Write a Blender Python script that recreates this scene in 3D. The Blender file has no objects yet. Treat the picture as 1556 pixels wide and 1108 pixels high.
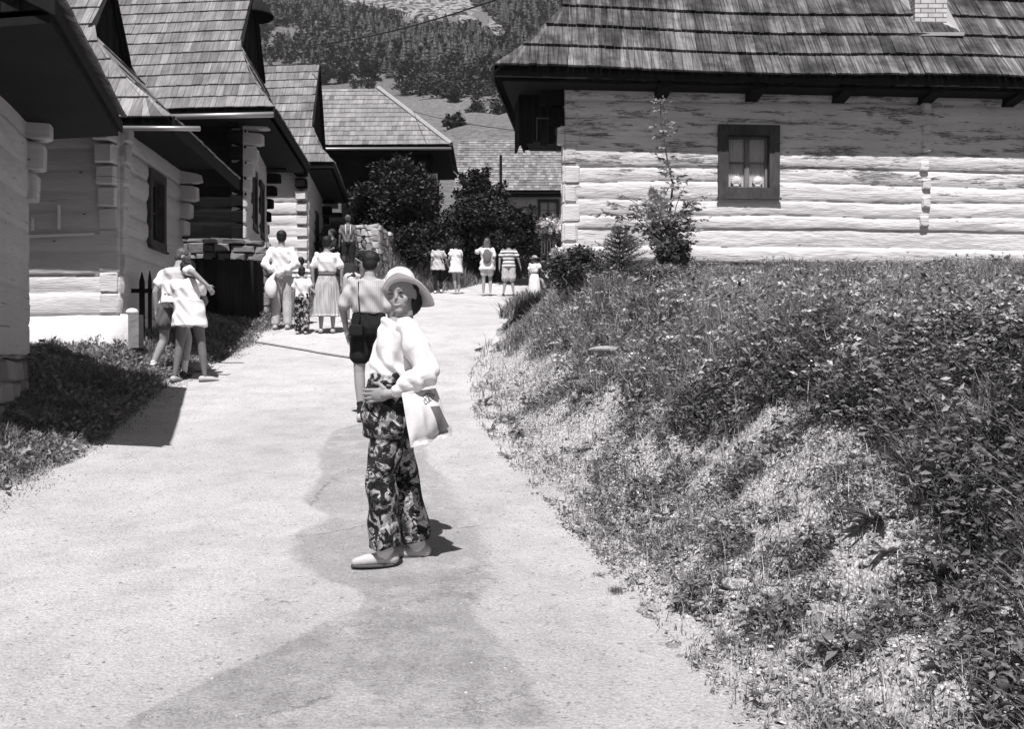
import bpy, math, random
import numpy as np
from mathutils import Vector, Matrix, noise as mnoise
rng = np.random.default_rng(7)
random.seed(7)
R = math.radians
scene = bpy.context.scene
COL = scene.collection
F = 1513.0; EZ = 1.8
def W(px, py, D):
    return np.array([(px-778)/F*D, D, EZ+(540-py)/F*D])

# ------------------------------------------------------------------ noise
def _h(ix, iy, seed):
    n = (ix.astype(np.int64)*374761393 + iy.astype(np.int64)*668265263 + seed*982451653) & 0xffffffff
    n = ((n ^ (n >> 13))*1274126177) & 0xffffffff
    return ((n ^ (n >> 16)) & 0xffff)/65535.0
def vnoise(x, y, seed=0):
    x = np.asarray(x, float); y = np.asarray(y, float)
    ix = np.floor(x); iy = np.floor(y); fx = x-ix; fy = y-iy
    fx = fx*fx*(3-2*fx); fy = fy*fy*(3-2*fy)
    a = _h(ix, iy, seed); b = _h(ix+1, iy, seed); c = _h(ix, iy+1, seed); d = _h(ix+1, iy+1, seed)
    return (a*(1-fx)+b*fx)*(1-fy)+(c*(1-fx)+d*fx)*fy
def fbm(x, y, seed=0, o=4):
    s = 0; a = .5; t = 0
    for i in range(o):
        s = s+a*vnoise(np.asarray(x)*2**i, np.asarray(y)*2**i, seed+i*17); t += a; a *= .5
    return s/t-.5
def sst(t):
    t = np.clip(t, 0, 1); return t*t*(3-2*t)

# ------------------------------------------------------------------ objects
def tag(o, label=None, cat=None, group=None, kind=None):
    if label: o['label'] = label
    if cat: o['category'] = cat
    if group: o['group'] = group
    if kind: o['kind'] = kind
    return o
def empty(name, loc, label, cat, group=None):
    o = bpy.data.objects.new(name, None); COL.objects.link(o); o.location = Vector(loc); o.empty_display_size = .2
    return tag(o, label, cat, group)
def link(name, me, mat, parent=None):
    o = bpy.data.objects.new(name, me); COL.objects.link(o)
    if mat: me.materials.append(mat)
    if parent is not None:
        o.parent = parent
        q = parent; off = Vector((0, 0, 0))
        while q is not None:
            off += q.location; q = q.parent
        o.location = -off          # geometry is written in world coordinates
    return o
def mesh_np(name, V, Fc, mat, parent=None, tone=None, smooth=False):
    V = np.asarray(V, np.float32); Fc = np.asarray(Fc, np.int32)
    me = bpy.data.meshes.new(name); k = Fc.shape[1]
    me.vertices.add(len(V)); me.vertices.foreach_set('co', V.ravel())
    me.loops.add(Fc.size); me.loops.foreach_set('vertex_index', Fc.ravel())
    me.polygons.add(len(Fc)); me.polygons.foreach_set('loop_start', np.arange(0, Fc.size, k, dtype=np.int32))
    me.polygons.foreach_set('loop_total', np.full(len(Fc), k, np.int32))
    if smooth: me.polygons.foreach_set('use_smooth', np.ones(len(Fc), bool))
    if tone is not None:
        at = me.attributes.new('tone', 'FLOAT', 'POINT'); at.data.foreach_set('value', np.asarray(tone, np.float32))
    me.update(calc_edges=True)
    return link(name, me, mat, parent)
class MB:
    def __init__(s): s.v = []; s.f = []; s.t = []; s.n = 0
    def add(s, vs, fs, tone=1.0):
        b = s.n
        for p in vs: s.v.append((float(p[0]), float(p[1]), float(p[2])))
        s.f += [tuple(b+i for i in f) for f in fs]; s.t += [tone]*len(vs); s.n += len(vs)
    def hexa(s, c, tone=1.0):      # 8 corners: bottom 4 (ccw), top 4
        s.add(c, [(3, 2, 1, 0), (4, 5, 6, 7), (0, 1, 5, 4), (1, 2, 6, 5), (2, 3, 7, 6), (3, 0, 4, 7)], tone)
    def box(s, lo, hi, tone=1.0):
        x0, y0, z0 = lo; x1, y1, z1 = hi
        s.hexa([(x0, y0, z0), (x1, y0, z0), (x1, y1, z0), (x0, y1, z0), (x0, y0, z1), (x1, y0, z1), (x1, y1, z1), (x0, y1, z1)], tone)
    def obox(s, o, a, b, c, tone=1.0):   # origin corner and three edge vectors
        o, a, b, c = map(lambda q: np.asarray(q, float), (o, a, b, c))
        s.hexa([o, o+a, o+a+b, o+b, o+c, o+a+c, o+a+b+c, o+b+c], tone)
    def tube(s, pts, r, seg=8, caps=True, tone=1.0):
        pts = [np.asarray(p, float) for p in pts]
        rs = r if hasattr(r, '__len__') else [r]*len(pts)
        b = s.n; vs = []; fs = []
        up = None
        for i, p in enumerate(pts):
            d = pts[min(i+1, len(pts)-1)]-pts[max(i-1, 0)]; d = d/(np.linalg.norm(d)+1e-9)
            if up is None:
                up = np.array([0, 0, 1.]) if abs(d[2]) < .9 else np.array([0, 1., 0])
            a1 = np.cross(d, up); a1 /= np.linalg.norm(a1)+1e-9; a2 = np.cross(a1, d); up = a2
            for k in range(seg):
                t = 2*math.pi*k/seg; vs.append(p+rs[i]*(math.cos(t)*a1+math.sin(t)*a2))
        for i in range(len(pts)-1):
            for k in range(seg):
                k2 = (k+1) % seg; fs.append((i*seg+k, i*seg+k2, (i+1)*seg+k2, (i+1)*seg+k))
        if caps:
            fs.append(tuple(range(seg))[::-1]); fs.append(tuple((len(pts)-1)*seg+k for k in range(seg)))
        s.add(vs, fs, tone)
    def cap(s, p0, p1, r0, r1, seg=12):    # tapered capsule
        p0 = np.asarray(p0, float); p1 = np.asarray(p1, float); d = p1-p0; L = np.linalg.norm(d); d = d/(L+1e-9)
        pts = []; rs = []
        for a in (80, 50, 20): pts.append(p0-d*r0*math.sin(R(a))); rs.append(r0*math.cos(R(a)))
        pts.append(p0); rs.append(r0); pts.append(p1); rs.append(r1)
        for a in (20, 50, 80): pts.append(p1+d*r1*math.sin(R(a))); rs.append(r1*math.cos(R(a)))
        s.tube(pts, rs, seg)
    def loft(s, rings, seg=20):            # rings: (center, ax1, ax2)
        vs = []; fs = []; n = len(rings)
        for c, a, b in rings:
            c, a, b = map(lambda q: np.asarray(q, float), (c, a, b))
            for k in range(seg):
                t = 2*math.pi*k/seg; vs.append(c+math.cos(t)*a+math.sin(t)*b)
        for i in range(n-1):
            for k in range(seg):
                k2 = (k+1) % seg; fs.append((i*seg+k, i*seg+k2, (i+1)*seg+k2, (i+1)*seg+k))
        fs.append(tuple(range(seg))[::-1]); fs.append(tuple((n-1)*seg+k for k in range(seg)))
        s.add(vs, fs)
    def ell(s, c, a, b, d, seg=16, rings=10):   # ellipsoid with axis vectors
        c, a, b, d = map(lambda q: np.asarray(q, float), (c, a, b, d))
        R_ = []
        for i in range(1, rings):
            th = math.pi*i/rings; R_.append((c-d*math.cos(th), a*math.sin(th), b*math.sin(th)))
        s.loft(R_, seg)
    def sph(s, c, r, seg=14): s.ell(c, (r[0], 0, 0), (0, r[1], 0), (0, 0, r[2]), seg) if hasattr(r, '__len__') else s.ell(c, (r, 0, 0), (0, r, 0), (0, 0, r), seg)
    def build(s, name, mat, parent=None, smooth=False, tones=True):
        me = bpy.data.meshes.new(name); me.from_pydata(s.v, [], s.f)
        if tones:
            at = me.attributes.new('tone', 'FLOAT', 'POINT'); at.data.foreach_set('value', np.array(s.t, np.float32))
        if smooth: me.polygons.foreach_set('use_smooth', np.ones(len(me.polygons), bool))
        me.update()
        return link(name, me, mat, parent)
def remesh(name, mb, voxel, mat, parent=None, smooth=3, disp=None, dec=None):
    o = mb.build(name, None, None, tones=False)
    m = o.modifiers.new('r', 'REMESH'); m.mode = 'VOXEL'; m.voxel_size = voxel
    m2 = o.modifiers.new('s', 'SMOOTH'); m2.iterations = smooth; m2.factor = .6
    dg = bpy.context.evaluated_depsgraph_get()
    me = bpy.data.meshes.new_from_object(o.evaluated_get(dg)); me.name = name
    old = o.data; bpy.data.objects.remove(o); bpy.data.meshes.remove(old)
    n = len(me.vertices)
    if disp is not None:
        co = np.empty(n*3, np.float32); me.vertices.foreach_get('co', co); co = co.reshape(-1, 3)
        no = np.empty(n*3, np.float32); me.vertex_normals.foreach_get('vector', no); no = no.reshape(-1, 3)
        co = co+no*disp(co, no)[:, None]; me.vertices.foreach_set('co', co.astype(np.float32).ravel())
    me.polygons.foreach_set('use_smooth', np.ones(len(me.polygons), bool)); me.update()
    return link(name, me, mat, parent)

# ------------------------------------------------------------------ materials
TINT = (1.015, .985, 1.0)
class NT:
    def __init__(s, name):
        s.m = bpy.data.materials.new(name); s.m.use_nodes = True; s.t = s.m.node_tree; s.n = s.t.nodes; s.l = s.t.links
        s.b = s.n['Principled BSDF']; s.b.inputs['Specular IOR Level'].default_value = .25
        s.co = s.n.new('ShaderNodeTexCoord').outputs['Object']
    def val(s, sock, x):
        if isinstance(x, (int, float)): sock.default_value = x
        else: s.l.new(x, sock)
    def math(s, op, a, b=0.0, clamp=False):
        n = s.n.new('ShaderNodeMath'); n.operation = op; n.use_clamp = clamp; s.val(n.inputs[0], a); s.val(n.inputs[1], b); return n.outputs[0]
    def noise(s, sc, scale=1.0, detail=5, rough=.6, dist=0.0):
        mp = s.n.new('ShaderNodeMapping'); s.l.new(s.co, mp.inputs['Vector'])
        mp.inputs['Scale'].default_value = sc if hasattr(sc, '__len__') else (sc, sc, sc)
        n = s.n.new('ShaderNodeTexNoise'); n.inputs['Scale'].default_value = scale; n.inputs['Detail'].default_value = detail
        n.inputs['Roughness'].default_value = rough; n.inputs['Distortion'].default_value = dist
        s.l.new(mp.outputs[0], n.inputs['Vector']); return n.outputs['Fac']
    def vor(s, sc, feature='F1', out='Distance'):
        mp = s.n.new('ShaderNodeMapping'); s.l.new(s.co, mp.inputs['Vector'])
        mp.inputs['Scale'].default_value = sc if hasattr(sc, '__len__') else (sc, sc, sc)
        n = s.n.new('ShaderNodeTexVoronoi'); n.feature = feature; n.inputs['Scale'].default_value = 1
        s.l.new(mp.outputs[0], n.inputs['Vector']); return n.outputs[out]
    def ramp(s, x, a, b, lo=0.0, hi=1.0):
        n = s.n.new('ShaderNodeMapRange'); n.interpolation_type = 'SMOOTHSTEP'; s.val(n.inputs['Value'], x)
        n.inputs['From Min'].default_value = a; n.inputs['From Max'].default_value = b
        n.inputs['To Min'].default_value = lo; n.inputs['To Max'].default_value = hi; return n.outputs['Result']
    def mix(s, f, a, b):     # scalar mix
        n = s.n.new('ShaderNodeMix'); n.data_type = 'FLOAT'; s.val(n.inputs[0], f); s.val(n.inputs[2], a); s.val(n.inputs[3], b); return n.outputs[0]
    def attr(s, name):
        n = s.n.new('ShaderNodeAttribute'); n.attribute_name = name; return n.outputs['Fac']
    def base(s, x):
        v = s.n.new('ShaderNodeVectorMath'); v.operation = 'SCALE'; v.inputs[0].default_value = TINT
        s.val(v.inputs['Scale'], x); s.l.new(v.outputs[0], s.b.inputs['Base Color'])
    def bump(s, h, st=.5, dist=.02):
        n = s.n.new('ShaderNodeBump'); n.inputs['Strength'].default_value = st; n.inputs['Distance'].default_value = dist
        s.l.new(h, n.inputs['Height']); s.l.new(n.outputs[0], s.b.inputs['Normal'])
    def done(s, rough=.9): s.b.inputs['Roughness'].default_value = rough; return s.m
def plain(name, v, amt=.15, sc=8, rough=.85, tone=False, bump=0, bd=.01):
    t = NT(name); n = t.noise(sc, 1, 5)
    x = t.math('MULTIPLY', t.math('ADD', t.math('MULTIPLY', n, 2*amt), 1-amt), v)
    if tone: x = t.math('MULTIPLY', x, t.attr('tone'))
    t.base(x)
    if bump: t.bump(n, bump, bd)
    return t.done(rough)
def leafmat(name, v, trans=.25, tone=True):
    t = NT(name); x = t.math('MULTIPLY', t.attr('tone'), v) if tone else v
    t.base(x); t.b.inputs['Roughness'].default_value = .55; t.b.inputs['Specular IOR Level'].default_value = .35
    tr = t.n.new('ShaderNodeBsdfTranslucent'); vv = t.n.new('ShaderNodeVectorMath'); vv.operation = 'SCALE'; vv.inputs[0].default_value = TINT
    t.val(vv.inputs['Scale'], x); t.l.new(vv.outputs[0], tr.inputs['Color'])
    mx = t.n.new('ShaderNodeMixShader'); mx.inputs[0].default_value = trans
    t.l.new(t.b.outputs[0], mx.inputs[1]); t.l.new(tr.outputs[0], mx.inputs[2])
    t.l.new(mx.outputs[0], t.n['Material Output'].inputs['Surface']); return t.m
def woodmat(name, v, amt=.5, grain=(45, 3, 3), tone=True, bump=.4, blot=.35):
    t = NT(name); g = t.noise(grain, 1, 6, .65); b = t.noise(1.7, 1, 5, .7)
    x = t.math('ADD', t.math('MULTIPLY', t.ramp(g, .3, .7), amt), 1-amt*.5)
    x = t.math('MULTIPLY', x, t.ramp(b, .3, .7, 1-blot, 1+blot*.6))
    x = t.math('MULTIPLY', x, v)
    if tone: x = t.math('MULTIPLY', x, t.attr('tone'))
    t.base(x); t.bump(g, bump, .01); return t.done(.9)
def limemat(name, lo=.66, wood=.2, th=.60, patchz=None, blot=.12):
    """limewashed logs: white coat, weathered patches where the grey wood shows, fine checks along the grain"""
    t = NT(name)
    p = t.noise((1.3, 1.3, 9), 1, 10, .78, .3); fine = t.noise((5, 5, 55), 1, 7, .75); cr = t.noise((1.0, 1.0, 34), 1, 5, .6, .3); kn = t.vor((1.6, 1.6, 3.2)); big = t.noise(.6, 1, 3)
    if patchz:
        sx = t.n.new('ShaderNodeSeparateXYZ'); t.l.new(t.co, sx.inputs[0]); zz = t.ramp(sx.outputs['Z'], patchz[0], patchz[1], 0.0, patchz[2])
        p = t.math('ADD', p, zz)
    m = t.math('MULTIPLY', t.ramp(p, th-.015, th+.035), t.ramp(fine, .40, .52))
    x = t.mix(m, lo, wood)
    x = t.math('MULTIPLY', x, t.ramp(fine, .3, .7, 1-blot, 1.05))
    x = t.math('MULTIPLY', x, t.ramp(cr, .655, .68, 1.0, .38)); x = t.math('MULTIPLY', x, t.ramp(kn, .035, .06, .35, 1.0))
    x = t.math('MULTIPLY', x, t.ramp(big, .3, .7, .88, 1.05))
    t.base(x); t.bump(fine, .7, .03); return t.done(.95)
M = {}
M['lime_facade'] = limemat('lime_facade', .70, .18, .64, (4.1, 4.9, .12))
M['lime_side'] = limemat('lime_side', .68, .22, .66)
M['lime_street'] = limemat('lime_street', .52, .2, .70)  # darker limewash copy: shade of the street-facing walls put into the colour
M['dark_shade_log'] = woodmat('dark_shade_log', .012, .5, (3, 3, 30), False)  # dark timber; near-black also paints the shade on the third cottage's side wall
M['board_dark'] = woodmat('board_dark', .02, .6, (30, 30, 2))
for k_ in ('dark_shade_log', 'board_dark'): M[k_].node_tree.nodes['Principled BSDF'].inputs['Specular IOR Level'].default_value = .02
M['under'] = woodmat('under', .007, .5, (20, 3, 3), False)  # wood taken near-black so eave undersides carry shade in their colour
M['shingle_old'] = woodmat('shingle_old', .088, 1.3, (34, 1.0, 1.0), True, .7, .75)
M['shingle_grey'] = woodmat('shingle_grey', .185, .6, (30, 1.5, 1.5), True, .4, .25)
M['shingle_far'] = woodmat('shingle_far', .21, .3, (12, 1.2, 1.2), True, .3, .2)
M['frame_dark'] = woodmat('frame_dark', .06, .4, (20, 20, 6), False, .2)
M['frame_grey'] = woodmat('frame_grey', .16, .3, (20, 20, 6), False, .2)
M['metal'] = plain('metal', .35, .1, 3, .4); M['metal'].node_tree.nodes['Principled BSDF'].inputs['Metallic'].default_value = .6
M['flash'] = plain('flash', .33, .2, 5, .6)
M['stone'] = plain('stone', .22, .35, 6, .95, True, .8, .03)  # darkened for the cottage bases, their shade is part of this colour
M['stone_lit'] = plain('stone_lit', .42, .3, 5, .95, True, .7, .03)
M['plaster'] = plain('plaster', .62, .2, 4, .95, False, .8, .04)
M['curtain'] = plain('curtain', .85, .15, 30, .9)
M['white'] = plain('white', .78, .08, 9, .8)
M['cable'] = plain('cable', .02, .1, 3, .6)
t = NT('glass'); t.base(.02); t.b.inputs['Roughness'].default_value = .03; t.b.inputs['Alpha'].default_value = .32
t.b.inputs['Specular IOR Level'].default_value = .5; t.b.inputs['Alpha'].default_value = .14; M['glass'] = t.m
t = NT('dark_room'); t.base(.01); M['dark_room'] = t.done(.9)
# brick (chimney)
t = NT('chimney_brick'); mp = t.n.new('ShaderNodeMapping'); t.l.new(t.co, mp.inputs[0]); mp.inputs['Rotation'].default_value = (R(90), 0, 0)
br = t.n.new('ShaderNodeTexBrick'); br.inputs['Scale'].default_value = 1; br.inputs['Brick Width'].default_value = .25; br.inputs['Row Height'].default_value = .078
br.inputs['Mortar Size'].default_value = .009; br.inputs['Color1'].default_value = (.6, .6, .6, 1); br.inputs['Color2'].default_value = (.48, .48, .48, 1); br.inputs['Mortar'].default_value = (.16, .16, .16, 1)
t.l.new(mp.outputs[0], br.inputs['Vector']); bw = t.n.new('ShaderNodeRGBToBW'); t.l.new(br.outputs['Color'], bw.inputs[0])
t.base(t.math('MULTIPLY', bw.outputs[0], t.ramp(t.noise(9, 1, 5), .2, .8, .8, 1.15))); t.bump(bw.outputs[0], .5, .01); M['brick'] = t.done(.95)
# soil
t = NT('soil'); n1 = t.noise(1.3, 1, 8, .65); n2 = t.noise(24, 1, 6, .7); v1 = t.vor(48); pale = t.attr('tone')
x = t.mix(t.ramp(n1, .38, .62), .09, .2); x = t.mix(pale, x, .60)
x = t.math('MULTIPLY', x, t.ramp(n2, .25, .75, .45, 1.4)); x = t.math('MULTIPLY', x, t.ramp(v1, .1, .6, 1.25, .75))
t.base(x); hb = t.math('ADD', n2, t.math('MULTIPLY', v1, -.6)); t.bump(hb, .9, .045); M['soil'] = t.done(.95)
# road (limestone dust), worn asphalt showing where the tone attribute is low
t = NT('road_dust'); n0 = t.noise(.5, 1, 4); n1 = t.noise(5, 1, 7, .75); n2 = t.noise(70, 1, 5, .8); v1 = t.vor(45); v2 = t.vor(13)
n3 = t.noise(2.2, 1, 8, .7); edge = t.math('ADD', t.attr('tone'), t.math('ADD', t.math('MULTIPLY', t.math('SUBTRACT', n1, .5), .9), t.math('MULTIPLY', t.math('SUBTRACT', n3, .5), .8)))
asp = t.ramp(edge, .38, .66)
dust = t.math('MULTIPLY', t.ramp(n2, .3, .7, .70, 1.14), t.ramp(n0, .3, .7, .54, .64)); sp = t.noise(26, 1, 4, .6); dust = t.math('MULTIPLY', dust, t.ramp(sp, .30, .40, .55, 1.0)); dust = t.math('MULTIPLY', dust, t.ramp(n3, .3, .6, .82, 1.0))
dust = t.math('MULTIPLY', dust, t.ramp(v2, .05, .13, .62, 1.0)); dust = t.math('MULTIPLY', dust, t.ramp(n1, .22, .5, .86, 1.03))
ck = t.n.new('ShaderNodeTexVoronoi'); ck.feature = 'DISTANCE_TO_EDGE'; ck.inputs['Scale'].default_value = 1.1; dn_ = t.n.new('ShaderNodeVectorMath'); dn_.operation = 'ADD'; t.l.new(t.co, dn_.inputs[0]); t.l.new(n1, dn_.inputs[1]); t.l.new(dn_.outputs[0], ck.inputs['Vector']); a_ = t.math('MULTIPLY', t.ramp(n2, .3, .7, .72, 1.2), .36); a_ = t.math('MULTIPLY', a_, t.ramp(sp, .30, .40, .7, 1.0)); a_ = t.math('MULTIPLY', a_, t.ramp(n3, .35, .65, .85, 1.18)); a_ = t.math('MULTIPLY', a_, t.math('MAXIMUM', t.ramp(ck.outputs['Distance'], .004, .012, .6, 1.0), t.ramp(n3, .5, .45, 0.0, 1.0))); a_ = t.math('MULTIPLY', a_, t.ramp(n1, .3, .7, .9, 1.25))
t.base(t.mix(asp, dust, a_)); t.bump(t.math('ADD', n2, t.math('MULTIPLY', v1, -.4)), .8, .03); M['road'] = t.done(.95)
M['pebble'] = plain('pebble', .45, .4, 30, .95, True)
M['bark'] = plain('bark', .09, .4, 20, .95, False, .6, .01)
M['grass'] = leafmat('grass', .29, .35); M['leaf'] = leafmat('leaf', .23, .25); M['bush'] = leafmat('bush', .022, .1); M['leaf_dark'] = leafmat('leaf_dark', .055, .15)
M['flower'] = leafmat('flower', .62, .3); M['straw'] = leafmat('straw', .36, .3)
M['forest'] = leafmat('forest', .030, .1); M['meadow_leaf'] = leafmat('meadow_leaf', .035, .1)

# ------------------------------------------------------------------ terrain
_D = np.array([-20, 0, 5.6, 10.4, 13.3, 15.2, 17.1, 20, 24, 29, 33, 40, 50, 70, 120, 280, 420, 700, 1000])
_Z = np.array([-2.8, -1.78, -1.185, -.70, -.34, 0.0, .38, .76, 1.18, 1.72, 2.2, 3.4, 6, 11, 25, 73, 130, 262, 420])
_yy = np.concatenate([np.arange(-20, 60, .1), np.arange(60, 1000, 2.)])
_zz = np.interp(_yy, _D, _Z)
_k = np.ones(15)/15
_sm = _zz.copy(); _sm[20:700] = np.convolve(_zz, _k, 'same')[20:700]; _zz = _sm
def prof(y): return np.interp(y, _yy, _zz)+EZ
def redge(y): return np.interp(y, [-5, 0, 4, 5.6, 8, 10.4, 13.3, 17, 20, 24, 29, 33, 36, 40], [2.2, 1.6, .92, .62, .14, -.26, -.47, -.37, -.17, .1, .5, 1.1, 2.2, 6])
def ledge(y): return np.interp(y, [-5, 0, 5, 6.75, 8.3, 10.5, 13, 16, 17, 20, 25, 29, 33, 36, 38], [-4.6, -4.3, -3.75, -3.5, -3.55, -3.9, -4.3, -4.05, -4.15, -4.1, -3.75, -3.0, -1.7, -.5, 3])
def TZ(x, y, fine=True):
    x = np.asarray(x, float); y = np.asarray(y, float)
    z = prof(y); s = x-redge(y); q = ledge(y)-x
    Hc = np.interp(y, [0, 3, 10, 16, 19, 23, 30, 45], [1.25, 1.2, 1.14, 1.01, .9, .7, .45, .0])
    w = np.interp(y, [0, 8, 12, 15.5, 19, 26], [1.9, 1.95, 1.6, 1.15, 1.3, 2.6])
    near = np.clip(1-(y-40)/30, 0, 1)
    z = z+Hc*sst(np.clip(s-.05, 0, 9)/w*.5+.0)*2*np.where(s/w*.5 < .5, 1, 1)*(s < w)*near+(s >= w)*Hc*near
    z = z+np.clip(s-w, 0, 8)*.02*near
    Hl = np.interp(y, [0, 10, 16, 20, 26, 34, 45], [.32, .36, .34, .3, .7, 1.1, .6]); z = z+Hl*sst(q/1.7)*near
    if fine:
        off = sst(np.clip(np.maximum(s, q)/.5, 0, 1))
        z = z+off*(.26*fbm(x*.9, y*.9, 3, 4)+.16*fbm(x*2.6, y*2.6, 9, 4)*1.35+(y < 14)*(.05*np.abs(fbm(x*5.5, y*5.5, 13, 3))*4-.04))*near
        far = np.clip((y-60)/60, 0, 1); z = z+far*(18*fbm(x/70, y/70, 5, 4)+3.0*fbm(x/14, y/14, 11, 3))
        z = z+.02*fbm(x*1.2, y*1.2, 21, 3)*(1-off)
    return z
def gp(px, py, d0=3.0, d1=60.0):
    d = np.arange(d0, d1, .02); x = (px-778)/F*d; zr = EZ+(540-py)/F*d; t = TZ(x, d)
    k = np.nonzero(t >= zr)[0]
    i = k[0] if len(k) else len(d)-1
    return np.array([x[i], d[i], t[i]])
def grid_mesh(name, xs, ys, zfun, mat, tonefun=None, lift=0.0):
    X, Y = np.meshgrid(xs, ys); Z = zfun(X, Y)+lift
    V = np.stack([X.ravel(), Y.ravel(), Z.ravel()], 1); nx = len(xs); ny = len(ys)
    i = (np.arange(ny-1)[:, None]*nx+np.arange(nx-1)[None, :]).ravel()
    Fc = np.stack([i, i+1, i+nx+1, i+nx], 1)
    return mesh_np(name, V, Fc, mat, None, tonefun(X.ravel(), Y.ravel()) if tonefun else None, True)
def inpoly(x, y, poly):
    x = np.asarray(x); y = np.asarray(y); c = np.zeros(x.shape, bool); n = len(poly)
    for i in range(n):
        x0, y0 = poly[i]; x1, y1 = poly[(i+1) % n]
        t = ((y0 > y) != (y1 > y)) & (x < (x1-x0)*(y-y0)/(y1-y0+1e-12)+x0); c ^= t
    return c
def ellm(x, y, cx, cy, rx, ry, rot=0):
    c, s = math.cos(rot), math.sin(rot); a = ((x-cx)*c+(y-cy)*s)/rx; b = (-(x-cx)*s+(y-cy)*c)/ry
    return np.clip(1.5-np.sqrt(a*a+b*b), 0, 1)
BP_ = [(715, 490), (790, 520), (870, 545), (915, 605), (1040, 640), (1110, 655), (1170, 640), (1245, 640), (1340, 665), (1395, 700), (1385, 770), (1440, 800), (1500, 870), (1575, 900), (1620, 1300), (1000, 1300), (700, 700)]
BQ_ = [[(1420, 690), (1570, 690), (1570, 745), (1480, 740)], [(900, 525), (985, 505), (990, 520), (915, 545)]]
def bare(x, y):
    """how bare (pale gravel) the ground is: 0 overgrown .. 1 bare"""
    x = np.asarray(x, float); y = np.asarray(y, float); s = x-redge(y); q = ledge(y)-x; z = TZ(x, y); yy_ = np.maximum(y, 1.0)
    b = 0
    for k in range(5):
        px = 778+F*x/yy_+150*fbm(x*2.2, y*2.2, 100, 3)+40*fbm(x*5, y*5, 101+k, 2)+(k-2)*6; py = 540-F*(z-EZ)/yy_+110*fbm(x*2.2, y*2.2, 110, 3)+30*fbm(x*5, y*5, 111+k, 2)+(k-2)*5
        h = inpoly(px, py, BP_)
        for p_ in BQ_: h = h | inpoly(px, py, p_)
        b = b+h/5.
    b = b*(s > 0)
    b = np.where(q > 0, sst(1.25-q/.5), b)
    b = np.where((s <= 0) & (q <= 0), 1, b)
    return np.clip(b+.8*fbm(x*2.1, y*2.1, 31, 4)*(b > 0)*(b < .99), 0, 1)
def dens(a, b, fn): return fn
xs = np.concatenate([-np.geomspace(9, 520, 60)[::-1], np.arange(-8.9, 9.0, .07), np.geomspace(9, 520, 60)])
ys = np.concatenate([np.arange(-14, 2.4, .6), np.arange(2.4, 19, .07), np.arange(19, 45, .25), np.geomspace(45, 980, 190)])
def gt(x, y): return np.where(y < 60, bare(x, np.minimum(y, 60)), .0+.10*np.clip((330-y)/60, 0, 1))*.9
g = grid_mesh('ground', xs, ys, TZ, M['soil'], gt); tag(g, kind='structure')
# road sheet, 6 mm proud of the ground, ragged edges
def road_mesh():
    vs = []; tn = []; rows = []
    y = 1.2; nx = 110
    while y < 38.5:
        a = ledge(y)-.12+.28*fbm(np.array(y*1.3), np.array(.5), 41, 4)+.08*fbm(np.array(y*6.), np.array(2.5), 44, 3); b = redge(y)+.12+.3*fbm(np.array(y*1.6), np.array(7.5), 43, 4)+.08*fbm(np.array(y*7.), np.array(3.5), 45, 3)
        X = np.linspace(a, b, nx); rows.append((X, np.full(nx, y))); y += .045 if y < 12 else .12
    X = np.array([r[0] for r in rows]); Y = np.array([r[1] for r in rows])
    e = np.minimum(X-X[:, :1], X[:, -1:]-X); Z = TZ(X, Y)+.012+.0*e
    V = np.stack([X.ravel(), Y.ravel(), Z.ravel()], 1); ny = len(rows)
    i = (np.arange(ny-1)[:, None]*nx+np.arange(nx-1)[None, :]).ravel(); Fc = np.stack([i, i+1, i+nx+1, i+nx], 1)
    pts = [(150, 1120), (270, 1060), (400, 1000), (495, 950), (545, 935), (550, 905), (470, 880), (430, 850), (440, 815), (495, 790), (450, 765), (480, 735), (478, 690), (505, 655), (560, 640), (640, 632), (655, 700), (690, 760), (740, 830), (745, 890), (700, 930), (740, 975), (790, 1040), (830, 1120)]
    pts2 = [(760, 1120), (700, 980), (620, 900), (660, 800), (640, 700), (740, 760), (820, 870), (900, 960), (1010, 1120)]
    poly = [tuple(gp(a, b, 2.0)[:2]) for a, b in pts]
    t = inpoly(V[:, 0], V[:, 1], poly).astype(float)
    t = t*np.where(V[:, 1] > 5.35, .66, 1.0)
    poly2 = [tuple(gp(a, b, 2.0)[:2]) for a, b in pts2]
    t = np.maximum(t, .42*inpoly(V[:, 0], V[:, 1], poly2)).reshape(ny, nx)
    for _ in range(3):
        t[1:-1, 1:-1] = (t[1:-1, 1:-1]*2+t[:-2, 1:-1]+t[2:, 1:-1]+t[1:-1, :-2]+t[1:-1, 2:])/6
    return mesh_np('road', V, Fc, M['road'], None, t.ravel(), True)
tag(road_mesh(), kind='structure')
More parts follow.
